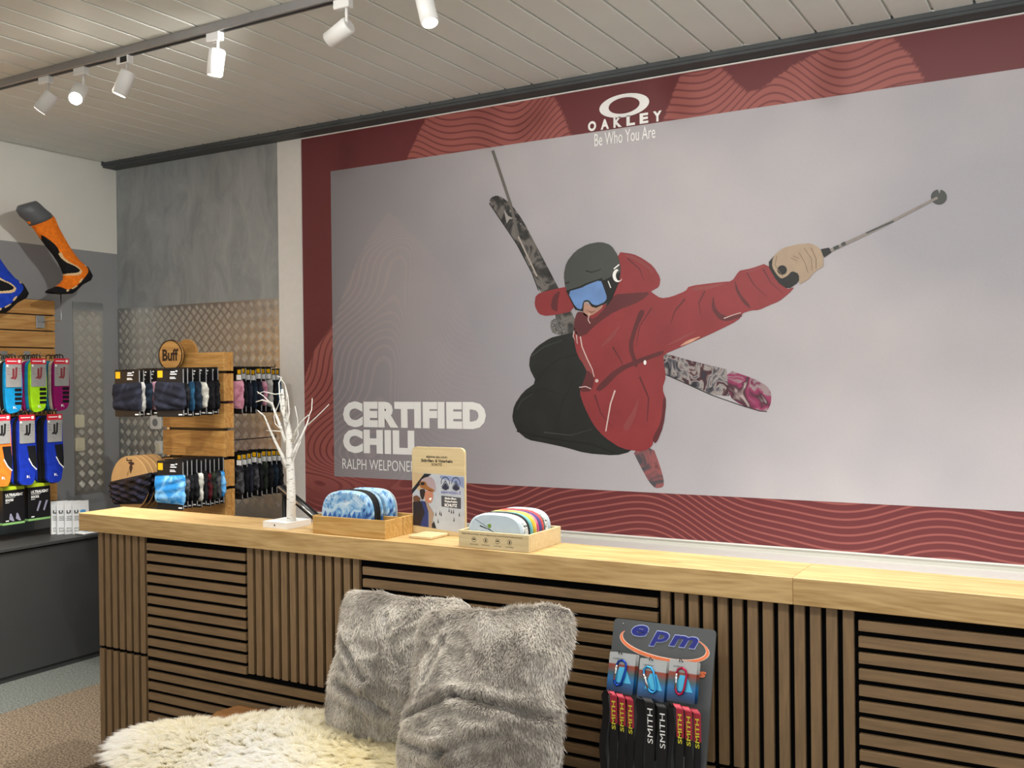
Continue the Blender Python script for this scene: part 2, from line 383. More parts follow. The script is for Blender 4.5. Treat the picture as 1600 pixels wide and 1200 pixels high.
obj('top_strip', MB().box(XL+.004, XL+.006, 3.874, 4.084, 2.0, 2.05), M['steel'], tp2)
def switch(pos, nx, label, horizontal=False):
    """wall switch 80x80; nx = outward normal"""
    n = Vector(nx); u = Z_.cross(n)
    t = thing('light_switch', label, 'switch', pos, group='cream wall switches')
    o = Vector(pos)
    fr = MB().prism(rrect(-.031, .031, -.04, .04, .008), o, u, Z_, n, .010); obj('frame', fr, M['cream'], t)
    rk = MB().prism(rrect(-.019, .019, -.027, .027, .004), o+n*.010, u, Z_, n, .005); obj('rocker', rk, M['cream'], t)
    return t
switch((XL+.004, 3.906, 1.322), (1, 0, 0), 'upper cream light switch on the narrow tread plate')
switch((XL+.004, 3.906, 1.18), (1, 0, 0), 'lower cream light switch on the narrow tread plate')
q = hY(246, 660, YB)
t = thing('wall_socket', 'white wall socket on the tread plate left of the accessory rack', 'socket', (q.x, YB-.006, q.z))
obj('frame', MB().prism(rrect(-.045, .045, -.04, .04, .01), (q.x, YB-.006, q.z), X_, Z_, -Y_, .012), M['white'], t)
obj('socket_well', MB().prism(circle(0, 0, .024), (q.x, YB-.018, q.z), X_, Z_, -Y_, .001), mat('socket_grey', '8d8f90', .5), t)
q = hY(251, 699, YB)
t = thing('wall_switch', 'slim white wall switch half hidden by the rack boards', 'switch', (q.x, YB-.006, q.z))
obj('frame', MB().prism(rrect(-.026, .026, -.04, .04, .008), (q.x, YB-.006, q.z), X_, Z_, -Y_, .012), M['white'], t)
obj('rocker', MB().prism(rrect(-.016, .016, -.028, .028, .004), (q.x, YB-.018, q.z), X_, Z_, -Y_, .004), M['cream'], t)
# ================================================================== COUNTER
ct = thing('counter', 'long bar counter clad in black-backed oak slats in upright and lying fields', 'counter', (-1.0, 2.6, 0))
obj('body', MB().box(-3.415, XR-.1, 2.584, 2.75, 0, .964), M['black'], ct)
worktops = [(-3.50, -.668, 'left length of the oak counter top'), (-.6675, XR-.1, 'right length of the oak counter top')]
for a, b, l in worktops:
    obj('worktop', MB().box(a, b, 2.55, 2.765, .965, 1.035, 0, .0015), M['oak'], ct, label=l)
PV = .0405; SW = .0268; YS, YS1 = 2.570, 2.584
def vslats(x0, x1, z0, z1):
    n = int((x1-x0+.0137)/PV+.3); p = (x1-x0-SW)/(n-1)
    mb = MB().box(0, SW, YS, YS1, z0, z1, 0, .001); me = meshdata('slat', mb, M['slatV'])
    for i in range(n):
        o = bpy.data.objects.new('slat', me); COL.objects.link(o); o.parent = ct; o.location = (x0+i*p-WM[ct.name].translation.x, -WM[ct.name].translation.y, 0)
def hslats(x0, x1, ztop, n):
    mb = MB().box(x0, x1, YS, YS1, -SW, 0, 0, .001); me = meshdata('slat', mb, M['slatH'])
    for i in range(n):
        o = bpy.data.objects.new('slat', me); COL.objects.link(o); o.parent = ct
        o.location = (-WM[ct.name].translation.x, -WM[ct.name].translation.y, ztop-i*PV)
vslats(-3.41, -3.14, .513, .962); vslats(-3.41, -3.14, .005, .500)
vslats(-2.601, -2.094, .513, .962); vslats(-1.036, -.522, .513, .962); vslats(-1.036, -.522, .005, .500)
hslats(-3.129, -2.612, .939, 11); hslats(-2.08, -1.046, .939, 11); hslats(-.511, XR-.11, .939, 11)
hslats(-3.129, -2.087, .490, 12); hslats(-2.083, -1.046, .490, 12); hslats(-.511, XR-.11, .490, 12)
# ================================================================== POSTER
PX0, PX1, PZ0, PZ1 = -3.784, .10, .83, 2.89
YP = YB-.012
def poly_mask(P, X, Z):
    inside = np.zeros(X.shape, bool); n = len(P)
    for i in range(n):
        x1, z1 = P[i]; x2, z2 = P[(i+1) % n]
        c = ((z1 > Z) != (z2 > Z)) & (X < (x2-x1)*(Z-z1)/(z2-z1+1e-12)+x1)
        inside ^= c
    return inside
def PP(pts): return [(hY(a, b, YB).x, hY(a, b, YB).z) for a, b in pts]
# light mountain-like print shapes of the border, traced on the poster's own plane
SH_TOP1 = PP([(636, 252), (660, 200), (672, 180), (845, 150), (868, 152), (886, 190), (900, 228)])
SH_TOP2 = PP([(1036, 195), (1052, 150), (1066, 118), (1130, 108), (1165, 143), (1185, 144), (1240, 103), (1285, 80), (1330, 68), (1395, 60), (1424, 90), (1446, 130)])
SH_LEFT = PP([(470, 800), (478, 590), (494, 545), (523, 508), (545, 440), (580, 370), (610, 330), (700, 420), (760, 560), (900, 700), (1000, 800), (900, 860)])
def field(X, Z):
    u = X+3.784; v = Z-.83
    a = v*33+3.4*np.sin(u*2.3+.6)+1.9*np.sin(u*4.9+1.1+v)+.5*np.sin(u*11+.4)
    b = (v*17-u*21)+1.1*np.sin(v*11+u*3)
    c = v*30+2.2*np.sin(u*7.0-1.0)+1.2*np.sin(u*13+2)
    wl = 1/(1+np.exp((u-.55-.25*v)*14)); wl = wl*(1/(1+np.exp(-(v-.22)*30)))
    wt = 1/(1+np.exp(-(v-1.6)*20))
    return (a*(1-wl)+b*wl)*(1-wt)+c*wt
def print_grid(x0, x1, z0, z1, y, step):
    nx = int((x1-x0)/step)+1; nz = int((z1-z0)/step)+1
    xs = np.linspace(x0, x1, nx); zs = np.linspace(z0, z1, nz); XX, ZZ = np.meshgrid(xs, zs)
    V = np.stack([XX.ravel(), np.full(XX.size, y), ZZ.ravel()], 1)
    i = np.arange(nx-1)[None, :]+nx*np.arange(nz-1)[:, None]; i = i.ravel()
    Fc = np.stack([i, i+1, i+nx+1, i+nx], 1)
    me = bpy.data.meshes.new('print'); me.from_pydata(V.tolist(), [], Fc.tolist())
    t1 = poly_mask(SH_TOP1, XX, ZZ); t2 = poly_mask(SH_TOP2, XX, ZZ); tl = poly_mask(SH_LEFT, XX, ZZ)
    u = XX-PX0
    fill = (t1 | t2)*1.0
    lf = tl*np.clip(1-(u-.3)/.5, 0, 1)*np.clip((ZZ-.84)/.2, 0, 1)
    fill = np.maximum(fill, lf)
    line = np.maximum((ZZ < 1.06)*1.0*(1-lf), 0)
    soft = tl*np.clip(1.1-u/1.6, 0, 1)
    for nm, a in (('h', field(XX, ZZ)), ('fill', fill), ('line', line), ('soft', soft)):
        at = me.attributes.new(nm, 'FLOAT', 'POINT'); at.data.foreach_set('value', a.ravel().astype(np.float32))
    return me
def lines_node(t, width):
    h = t.nodes.new('ShaderNodeAttribute'); h.attribute_name = 'h'
    pp = t.nodes.new('ShaderNodeMath'); pp.operation = 'PINGPONG'; pp.inputs[1].default_value = .5; t.links.new(h.outputs['Fac'], pp.inputs[0])
    mr = t.nodes.new('ShaderNodeMapRange'); mr.interpolation_type = 'SMOOTHSTEP'; mr.inputs[1].default_value = width-.06; mr.inputs[2].default_value = width+.06
    mr.inputs[3].default_value = 1; mr.inputs[4].default_value = 0; t.links.new(pp.outputs[0], mr.inputs[0]); return mr.outputs[0]
def mathn(t, op, a, b):
    n = t.nodes.new('ShaderNodeMath'); n.operation = op
    for i, x in enumerate((a, b)):
        if isinstance(x, (int, float)): n.inputs[i].default_value = x
        else: t.links.new(x, n.inputs[i])
    return n.outputs[0]
def attr(t, n): a = t.nodes.new('ShaderNodeAttribute'); a.attribute_name = n; return a.outputs['Fac']
def red_print():
    m, t, b = newmat('poster_red_print'); b.inputs['Roughness'].default_value = .5
    ln = lines_node(t, .13); fill = attr(t, 'fill'); line = attr(t, 'line')
    fa = mathn(t, 'MULTIPLY', fill, mathn(t, 'SUBTRACT', 1.0, mathn(t, 'MULTIPLY', ln, .75)))
    fb = mathn(t, 'MULTIPLY', line, ln)
    fc = mathn(t, 'MAXIMUM', fa, mathn(t, 'MULTIPLY', fb, .85))
    mx = t.nodes.new('ShaderNodeMix'); mx.data_type = 'RGBA'; mx.inputs[6].default_value = srgb('6c2e31'); mx.inputs[7].default_value = srgb('a25b55')
    t.links.new(fc, mx.inputs[0]); t.links.new(mx.outputs[2], b.inputs['Base Color']); return m
def grey_print():
    m, t, b = newmat('poster_sky_print'); b.inputs['Roughness'].default_value = .55
    tc = t.nodes.new('ShaderNodeTexCoord'); n = t.nodes.new('ShaderNodeTexNoise'); n.inputs['Scale'].default_value = .9; n.inputs['Detail'].default_value = 3
    t.links.new(tc.outputs['Object'], n.inputs['Vector'])
    rp = t.nodes.new('ShaderNodeValToRGB'); e = rp.color_ramp.elements; e[0].position = .36; e[0].color = srgb('aaa8b0'); e[1].position = .66; e[1].color = srgb('c4bfc2')
    t.links.new(n.outputs['Fac'], rp.inputs[0])
    g = t.nodes.new('ShaderNodeTexNoise'); g.inputs['Scale'].default_value = 260; t.links.new(tc.outputs['Object'], g.inputs['Vector'])
    sc = t.nodes.new('ShaderNodeMapRange'); sc.inputs[3].default_value = .93; sc.inputs[4].default_value = 1.07; t.links.new(g.outputs['Fac'], sc.inputs[0])
    vm = t.nodes.new('ShaderNodeVectorMath'); vm.operation = 'SCALE'; t.links.new(rp.outputs[0], vm.inputs[0]); t.links.new(sc.outputs[0], vm.inputs['Scale'])
    # darker grey towards the lower left of the printed sky, with pale contour lines
    sx = t.nodes.new('ShaderNodeSeparateXYZ'); t.links.new(tc.outputs['Object'], sx.inputs[0])
    d1 = t.nodes.new('ShaderNodeMapRange'); d1.inputs[1].default_value = -3.6; d1.inputs[2].default_value = -2.35; d1.inputs[3].default_value = .85; d1.inputs[4].default_value = 0; t.links.new(sx.outputs['X'], d1.inputs[0])
    mx0 = t.nodes.new('ShaderNodeMix'); mx0.data_type = 'RGBA'; mx0.inputs[7].default_value = srgb('76757b'); t.links.new(d1.outputs[0], mx0.inputs[0]); t.links.new(vm.outputs[0], mx0.inputs[6])
    ln = lines_node(t, .16)
    lf = mathn(t, 'MULTIPLY', attr(t, 'soft'), mathn(t, 'MULTIPLY_ADD', ln, .22)); lf.node.inputs[1].default_value = 1
    k = mathn(t, 'MULTIPLY', attr(t, 'soft'), mathn(t, 'ADD', mathn(t, 'MULTIPLY', ln, .26), .14))
    mx = t.nodes.new('ShaderNodeMix'); mx.data_type = 'RGBA'; mx.inputs[7].default_value = srgb('c0a9a6'); t.links.new(k, mx.inputs[0]); t.links.new(mx0.outputs[2], mx.inputs[6])
    t.links.new(mx.outputs[2], b.inputs['Base Color']); return m
poster = thing('wall_poster', 'huge framed advertising poster of a skier in a red jacket, dark red border', 'poster', (-1.8, YP, .83))
obj('backing_board', MB().box(PX0, PX1, YP+.001, YB, PZ0, PZ1), M['white'], poster)
PM = WM[poster.name]
me = print_grid(PX0, PX1, PZ0, PZ1, YP, .01); me.materials.append(red_print()); o = bpy.data.objects.new('border_print', me); COL.objects.link(o); o.parent = poster; o.location = -PM.translation; WM[o.name] = PM
GX1 = PX1-.208
me = print_grid(-3.576, GX1, 1.03, 2.69, YP-.0005, .012); me.materials.append(grey_print()); o = bpy.data.objects.new('sky_print', me); COL.objects.link(o); o.parent = poster; o.location = -PM.translation
fr = MB()
for a in ((PX0-.004, PX1+.004, PZ1, PZ1+.006), (PX0-.004, PX1+.004, PZ0-.006, PZ0), (PX0-.004, PX0, PZ0, PZ1), (PX1, PX1+.004, PZ0, PZ1)):
    fr.box(a[0], a[1], YP-.006, YB, a[2], a[3])
obj('frame', fr, M['white'], poster)
def P(l): return [(740+u/2.142, 220+v/2.142) for u, v in l]
def Q(l): return [(1000+u/3.2, 280+v/3.2) for u, v in l]
def smooth(pts, k=1):
    for _ in range(k):
        o = []
        n = len(pts)
        for i in range(n):
            a, b = pts[i], pts[(i+1) % n]
            o += [(a[0]*.8+b[0]*.2, a[1]*.8+b[1]*.2), (a[0]*.2+b[0]*.8, a[1]*.2+b[1]*.8)]
        pts = o
    return pts
def art(name, polys, m, layer, parent=poster, label=None, sm=1, plane=None):
    for pi_, p in enumerate(polys):
        layer += .07
        mb = MB(); p = smooth(p, sm) if sm else p
        w_ = [hY(a, b, YB) for a, b in p]
        mb.add([(q.x, YP-.0005-layer*.0004, q.z) for q in w_], [tuple(range(len(w_)))])
        obj(name, mb, m, parent, label=label)
def stroke(pts, w0, w1=None):
    w1 = w0 if w1 is None else w1; L = []; Rr = []; n = len(pts)
    for i, (x, y) in enumerate(pts):
        a = pts[max(i-1, 0)]; b = pts[min(i+1, n-1)]; dx, dy = b[0]-a[0], b[1]-a[1]; l = math.hypot(dx, dy) or 1
        w_ = (w0+(w1-w0)*i/max(1, n-1))/2; L.append((x-dy/l*w_, y+dx/l*w_)); Rr.append((x+dy/l*w_, y-dx/l*w_))
    return L+Rr[::-1]
jred = mat('print_jacket_red', '923337', .5, var=.12, scale=5); jdark = mat('print_jacket_dark_red', '62282c', .5, var=.1, scale=8); jlit = mat('print_jacket_light_red', '924444', .5, var=.1, scale=6)
pblk = mat('print_black', '1b1f1e', .5, var=.25, scale=9); pblk2 = mat('print_dark_grey', '3a3e3c', .5, var=.1); psh = mat('print_pants_fold', '0f1110', .5)
def swirl(name, cols, sc=30, dist=3):
    m, t, b = newmat(name); b.inputs['Roughness'].default_value = .5
    tc = t.nodes.new('ShaderNodeTexCoord'); n = t.nodes.new('ShaderNodeTexNoise'); n.inputs['Scale'].default_value = sc; n.inputs['Distortion'].default_value = dist; n.inputs['Detail'].default_value = 3
    t.links.new(tc.outputs['Object'], n.inputs['Vector']); rp = t.nodes.new('ShaderNodeValToRGB'); rp.color_ramp.interpolation = 'EASE'
    e = rp.color_ramp.elements; e[0].position = .3; e[0].color = srgb(cols[0]); e[1].position = .72; e[1].color = srgb(cols[-1])
    for i, c in enumerate(cols[1:-1]):
        x = e.new(.3+.42*(i+1)/(len(cols)-1)); x.color = srgb(c)
    t.links.new(n.outputs['Fac'], rp.inputs[0]); t.links.new(rp.outputs[0], b.inputs['Base Color']); return m
skiA = swirl('print_ski_grey', ['1b1c1d', '343434', '77736f', '2a2a2b'], 9, 1.5); skiB = swirl('print_ski_multi', ['23222a', '5d5a62', 'a39c9a', '4f222c', '2e2a36'], 13, 2.4)
skiC = swirl('print_ski_pink', ['7a1f4c', 'a08c90', '96305e', '4a2232', 'b5a4a2'], 9, 1.6); skiD = swirl('print_ski_tip', ['7d2026', '4c4c52', '9a5a5c', '2d2d30'], 8, 1.5)
art('ski_print', [P([(57, 205), (62, 192), (80, 184), (100, 190), (132, 215), (170, 268), (205, 335), (245, 410), (285, 487), (345, 595), (345, 640), (300, 655), (290, 640), (272, 560), (222, 500), (200, 440), (150, 345), (110, 285), (75, 240)])], skiA, 1)
art('ski_star_print', [P([(106, 230), (120, 252), (140, 262), (124, 264), (116, 278), (112, 262)])], mat('print_pale_grey', 'a9a5a2', .5), 2, sm=0)
art('ski_print', [P([(640, 710), (720, 733), (850, 765), (862, 855), (800, 850), (700, 805), (640, 780)])], skiB, 1, sm=0)
art('ski_print', [P([(850, 765), (940, 795), (985, 820), (1000, 845), (998, 880), (985, 905), (960, 903), (900, 885), (858, 856)])], skiC, 1.5)
art('ski_print', [P([(535, 1035), (605, 1025), (625, 1080), (640, 1130), (640, 1158), (612, 1163), (590, 1140), (560, 1085)])], skiD, 1)
art('ski_edge_print', [P(stroke([(640, 780), (700, 806), (800, 851), (900, 886), (960, 904), (985, 906)], 3)), P(stroke([(57, 210), (110, 288), (150, 348), (200, 443), (222, 502)], 3))], psh, 2, sm=0)
art('pole_print', [stroke([(772, 236), (800, 320), (812, 370)], 4.6, 4.6)], mat('print_pole_grey', '6d6a66', .5), 3, sm=0)
art('pole_print', [stroke([(812, 370), (841, 432)], 2.6)], mat('print_pole_pale', 'b2aaa2', .5), 3, sm=0)
art('binding_print', [P([(262, 605), (275, 594), (300, 600), (312, 640), (300, 652), (270, 645), (262, 630)])], swirl('print_binding', ['2c2c2d', '6c6a68', '9a9794'], 30), 2)
art('trousers_print', [P([(345, 640), (300, 650), (260, 660), (215, 690), (193, 720), (190, 760), (215, 808), (170, 840), (140, 885), (133, 930), (150, 970), (185, 1000), (240, 1010), (310, 1025), (380, 1045), (480, 1053), (530, 1040), (560, 1000), (440, 900), (400, 800), (390, 700)])], pblk, 3)
art('trouser_fold_print', [P(stroke([(215, 808), (240, 770), (290, 730), (350, 715)], 5, 3)), P(stroke([(150, 970), (200, 985), (290, 1000), (400, 1015), (480, 1045)], 7, 3)), P(stroke([(340, 800), (300, 880), (280, 960)], 4, 2)), P(stroke([(180, 850), (240, 830), (300, 850)], 4, 2))], psh, 4, sm=0)
art('trouser_light_print', [P(stroke([(200, 720), (240, 690), (300, 668)], 5, 2)), P(stroke([(150, 900), (165, 870), (205, 845)], 4, 2)), P(stroke([(240, 975), (330, 985), (400, 965)], 5, 2))], pblk2, 4, sm=0)
art('jacket_print', [P([(350, 625), (338, 655), (352, 720), (385, 765), (375, 800), (358, 840), (375, 890), (405, 950), (440, 990), (500, 1030), (570, 1040), (603, 1022), (607, 990), (640, 955), (650, 870), (635, 830), (648, 790), (640, 740), (640, 715), (700, 690)])
     + Q([(380, 765), (500, 705), (515, 672), (560, 657), (600, 655), (650, 632), (700, 612), (750, 572), (778, 540), (740, 552), (690, 510), (640, 420), (560, 448), (520, 455), (500, 460), (465, 512), (410, 515), (250, 535), (235, 560), (160, 590), (110, 597), (62, 565)])
     + P([(600, 503), (625, 490), (630, 460), (605, 420), (570, 395), (540, 380), (485, 372), (480, 470), (430, 560), (400, 575), (375, 610)])], jred, 5)
art('jacket_print', [P([(345, 570), (250, 588), (222, 580), (208, 550), (213, 515), (260, 500), (345, 483)])], jred, 4)
art('jacket_fold_print', [P([(470, 515), (540, 510), (600, 506), (560, 540), (480, 570), (420, 610), (375, 655), (352, 640), (378, 612), (430, 580)]),
    P([(560, 565), (540, 620), (520, 690), (545, 760), (556, 752), (535, 690), (552, 625), (580, 570)]),
    P([(640, 715), (570, 740), (500, 770), (430, 840), (410, 830), (480, 762), (560, 728), (640, 700)]),
    P([(358, 840), (400, 838), (410, 790), (385, 765), (375, 800)]), P([(615, 1015), (640, 955), (650, 870), (640, 850), (632, 940), (600, 1000)]),
    Q([(372, 575), (362, 650), (400, 702), (440, 712), (515, 690), (514, 672), (450, 690), (405, 672), (380, 640)]),
    Q([(478, 500), (484, 560), (520, 620), (560, 652), (550, 625), (510, 580), (492, 540)]),
    P([(295, 500), (270, 520), (262, 560), (285, 575), (285, 540)])], jdark, 6)
art('jacket_light_print', [P([(500, 380), (545, 386), (590, 418), (612, 452), (585, 425), (540, 398)]), Q([(520, 465), (570, 455), (636, 428), (600, 450), (560, 466)]), P([(352, 700), (372, 700), (400, 770), (395, 790), (372, 750)]), Q([(255, 545), (400, 524), (440, 520), (380, 545), (280, 562)]), P([(640, 690), (700, 668), (760, 630), (700, 655)]), P([(420, 700), (470, 640), (500, 612), (470, 665)]), P([(500, 960), (540, 900), (560, 850), (548, 920), (520, 975)])], jlit, 6, sm=2)
art('zip_print', [P(stroke([(343, 628), (338, 655), (352, 680), (348, 640)], 3)), P(stroke([(362, 655), (368, 690), (385, 730), (402, 765), (408, 790)], 4, 3)), P(stroke([(478, 835), (463, 880), (456, 920), (447, 972)], 5, 4)), P(stroke([(358, 825), (380, 822), (398, 830)], 3)), P(circle(417, 803, 6, 6, 10)), Q(stroke([(425, 697), (470, 680), (510, 668)], 5, 3)), P(stroke([(392, 578), (388, 600), (395, 612)], 3))], mat('print_pale_pink', 'dcc3bf', .5), 7, sm=0)
art('sun_glow_print', [P([(690, 690), (720, 668), (770, 652), (730, 676)])], mat('print_glow', 'd9a68c', .5), 7, sm=1)
art('collar_print', [P([(340, 640), (342, 600), (352, 572), (372, 574), (392, 590), (405, 600), (380, 640), (360, 660)])], jdark, 7)
art('face_print', [P([(368, 572), (374, 540), (395, 552), (440, 548), (430, 565), (400, 585), (378, 588)])], mat('print_skin', 'b98f7c', .5, var=.1), 7)
art('mouth_print', [P([(380, 566), (400, 572), (416, 568), (400, 578)])], mat('print_lips', '8a5a50', .5), 8, sm=0)
art('helmet_print', [P([(312, 495), (306, 450), (315, 408), (345, 370), (385, 347), (430, 339), (465, 350), (488, 385), (498, 430), (492, 470), (468, 530), (448, 556), (436, 520), (430, 480), (380, 488), (325, 506)])], mat('print_helmet', '454a46', .5, var=.1, scale=6), 7)
art('helmet_vent_print', [P(stroke([(380, 436), (400, 441), (425, 434), (430, 428)], 4, 2)), P(stroke([(310, 478), (325, 474)], 4)), P([(436, 470), (496, 440), (492, 472), (468, 530), (450, 556), (456, 520)])], psh, 8, sm=0)
art('goggle_frame_print', [P([(314, 502), (360, 488), (380, 478), (434, 460), (446, 486), (458, 525), (452, 542), (415, 560), (400, 556), (388, 538), (374, 540), (372, 572), (345, 566)])], psh, 8.5, sm=0)
art('goggle_lens_print', [P([(319, 506), (366, 493), (384, 483), (430, 466), (440, 490), (452, 526), (444, 540), (418, 552), (402, 548), (390, 533), (372, 536), (367, 566), (348, 560)])], mat('print_lens_blue', '6c93cd', .4, var=.15, scale=10), 9.5, sm=1)
mb = MB()
oc = [hY(a, b, YB) for a, b in P(circle(487, 452, 17, 22, 16, .6, 4.6)) + P(circle(492, 452, 11, 17, 16, .6, 4.6))[::-1]]
mb.add([(q.x, YP-.0005-9*.0004, q.z) for q in oc], [tuple(range(len(oc)))]); obj('helmet_logo_print', mb, M['whitep'], poster)
art('helmet_mark_print', [P(stroke([(474, 430), (492, 415)], 4)), P(stroke([(455, 470), (464, 493)], 3))], M['whitep'], 9, sm=0)
art('glove_cuff_print', [Q([(640, 425), (685, 374), (700, 420), (760, 455), (806, 468), (800, 515), (745, 553), (690, 515)])], psh, 7)
art('glove_print', [Q([(680, 378), (720, 345), (800, 326), (860, 322), (900, 345), (920, 380), (922, 440), (890, 455), (870, 472), (850, 500), (825, 515), (800, 530), (800, 475), (765, 460), (742, 485), (712, 500), (690, 480), (665, 440), (668, 400)])], mat('print_glove_tan', 'b09a82', .5, var=.06, scale=20), 8)
art('glove_seam_print', [Q(stroke([(800, 370), (830, 420), (845, 470)], 3)), Q(stroke([(860, 345), (885, 400), (885, 450)], 4)), Q(stroke([(760, 395), (790, 410)], 3)), Q(stroke([(770, 385), (800, 398)], 3)), Q(stroke([(690, 385), (680, 430), (720, 490)], 3)), Q(stroke([(825, 345), (862, 400), (866, 460)], 3))], mat('print_glove_seam', '7e6b57', .5), 9, sm=0)
art('grip_print', [Q(circle(716, 456, 24, 24, 16)), Q([(908, 352), (950, 344), (962, 368), (925, 394)])], psh, 9, sm=0)
art('pole_shaft_print', [Q(stroke([(955, 360), (1200, 245), (1490, 95)], 17, 13))], mat('print_shaft', '8d8580', .5, var=.15, scale=20), 7, sm=0)
art('pole_mark_print', [Q(stroke([(972, 350), (998, 338)], 17)), Q(stroke([(1012, 330), (1032, 321)], 17)), Q(stroke([(1135, 272), (1272, 212)], 8))], pblk2, 8, sm=0)
bk = circle(1497, 92, 40, 38, 24, -1.35, 4.6-.02)
art('basket_print', [Q(bk+[(1500, 78)])], pblk2, 6.5, sm=0)
art('snow_speck_print', [Q(circle(-640, 160, 6, 9, 6)), Q(circle(-615, 200, 4, 6, 6)), Q(circle(-590, 225, 5, 4, 6))], mat('print_speck', '8e8884', .5), 2, sm=0)
art('jacket_fold_print', [P(stroke([(600, 560), (560, 620), (548, 690)], 4, 1)), P(stroke([(470, 690), (500, 740), (505, 765)], 5, 1)), P(stroke([(560, 790), (590, 860), (585, 940)], 6, 2)), P(stroke([(410, 850), (430, 910), (470, 960)], 5, 1)), Q(stroke([(230, 600), (180, 660), (160, 720)], 9, 2)), Q(stroke([(330, 560), (300, 620), (310, 680)], 8, 2)), P(stroke([(520, 395), (560, 430), (575, 470)], 5, 1)), Q(stroke([(620, 450), (660, 520), (720, 570)], 6, 2)), Q(stroke([(540, 470), (575, 530), (640, 590)], 6, 2))], jdark, 6.3, sm=0)
art('chest_logo_print', [P(circle(578, 742, 5, 8, 12))], M['whitep'], 7.5, sm=0)
# lettering (own heavy shapes: text with outline offset)
wt = MB()
def ptext(s, x0, x1, ytop, ybot, bold, shear=0, spacing=1, mb=wt, layer=6):
    a = hY(x0, ybot, YB); b = hY(x1, ybot, YB); c = hY(x0, ytop, YB)
    text(mb, s, (a.x, YP-.0005-layer*.0004, a.z), X_, Z_, w=b.x-a.x, h=c.z-a.z, bold=bold, shear=shear, spacing=spacing)
ptext('CERTIFIED', 539, 762, 627, 667, .07, spacing=1.1)
ptext('CHILL', 539, 664, 670, 707, .07, spacing=1.1)
ptext('RALPH WELPONER', 538, 652, 716, 732, -.004)
obj('slogan_lettering', wt, M['whitep'], poster, label='white slogan lettering')
lg = MB()
O = hY(977, 166, YB); ow = (hY(1017, 166, YB).x-hY(939, 166, YB).x)/2
oy = YP-.0005-6*.0004
ring(lg, circle(0, 0, ow, ow*.43, 40), circle(0, 0, ow*.62, ow*.295, 40), (O.x, oy, O.z), X_, Z_)
a = hY(921, 206, YB); b = hY(1036, 186, YB)
for i, ch in enumerate('OAKLEY'):
    wch = (b.x-a.x)*.115; text(lg, ch, (a.x+(b.x-a.x)*(i*.177), oy, a.z-.003), X_, Z_, w=wch, h=.047, bold=.05)
a = hY(931, 230, YB); b = hY(1026, 216, YB)
text(lg, 'Be Who You Are', (a.x, oy, a.z), X_, Z_, w=b.x-a.x, h=.058, bold=.004)
obj('logo_lettering', lg, M['whitep'], poster, label='white brand logo, name and motto at the top of the poster')
# ================================================================== TRACK LIGHTS
tr = thing('lighting_track', 'long grey aluminium lighting track under the panelled ceiling', 'lighting track', (-2.0, 2.745, CEIL))
obj('rail', MB().box(XL+.25, XR-.2, 2.728, 2.764, 2.895, CEIL, 0, .002), M['track'], tr)
obj('slot', MB().box(XL+.26, XR-.21, 2.739, 2.753, 2.8935, 2.8955), M['blackpl'], tr)
def lamp(ad, rear, front, dyr, dyf, label, lit=0, power=45, spot_deg=92, black=False):
    a = hZ(ad[0], ad[1], 2.885); a.y = 2.746
    r_ = hY(rear[0], rear[1], 2.745+dyr); f_ = hY(front[0], front[1], 2.745+dyf)
    ax = (f_-r_).normalized()
    t = thing('track_spotlight', label, 'lamp', (a.x, 2.746, 2.895), group='white cylinder spotlights on the ceiling track')
    mb = MB().box(a.x-.045, a.x+.025, 2.731, 2.761, 2.862, 2.895, 0, .003); obj('adapter', mb, M['lampwhite'], t)
    if black: obj('adapter_cover', MB().box(a.x-.02, a.x+.02, 2.7305, 2.731, 2.866, 2.89), M['blackpl'], t)
    top = Vector((a.x+.005, 2.746, 2.862)); piv = r_+ax*.012
    obj('arm', MB().tube([top, top+Vector((0, 0, -.035)), piv+(top-piv)*.2, piv], .0055, 8), M['lampwhite'], t)
    R = .031
    L = (f_-r_).length
    hp = obj('housing', MB().tube([r_, r_+ax*.003, r_+ax*.008, f_-ax*.002, f_, f_-ax*.006], [R*.85, R*.96, R, R, R*.93, R*.86], 24), M['lampwhite'], t)
    obj('lens', MB().tube([f_-ax*.001, f_+ax*.001], R*.84, 24), M['emit'] if lit == 2 else (M['emit2'] if lit else M['emit2']), t)
    l = bpy.data.lights.new('spot_beam', 'SPOT'); l.energy = power; l.spot_size = math.radians(spot_deg); l.spot_blend = .8; l.shadow_soft_size = .02; l.color = (1, .97, .91)
    o = bpy.data.objects.new('spot_beam', l); COL.objects.link(o); o.location = f_+ax*.004; o.rotation_euler = ax.to_track_quat('-Z', 'Y').to_euler()
    return t
def dup_lamp(x, label, power):
    src = LAMP4; Mt = Matrix.Translation((x, 2.746, 2.895)); c = dup(src, Mt, label)
    l = bpy.data.lights.new('spot_beam', 'SPOT'); l.energy = power; l.spot_size = math.radians(110); l.spot_blend = .8; l.shadow_soft_size = .02; l.color = (1, .97, .91)
    o = bpy.data.objects.new('spot_beam', l); COL.objects.link(o); o.location = (x, 2.746, 2.70)
lamp((66, 121), (83, 146), (62, 173), 0.0, -.03, 'leftmost white track spotlight, seen from the side with its rim glowing', 1, LP[0])
lamp((119, 106), (126, 137), (118, 154), .03, -.05, 'second white track spotlight from the left, glaring towards the room', 2, LP[1])
lamp((190, 89), (201, 112), (186, 148), 0, -.02, 'third white track spotlight from the left, under a black-faced adapter', 0, LP[2], black=True)
LAMP4 = lamp((331, 52), (340, 77), (335, 118), 0, 0, 'white track spotlight hanging straight down, fourth from the left', 0, LP[3])
lamp((529, -2), (546, 38), (514, 64), .02, .02, 'white track spotlight tilted sideways, fifth from the left', 0, LP[4])
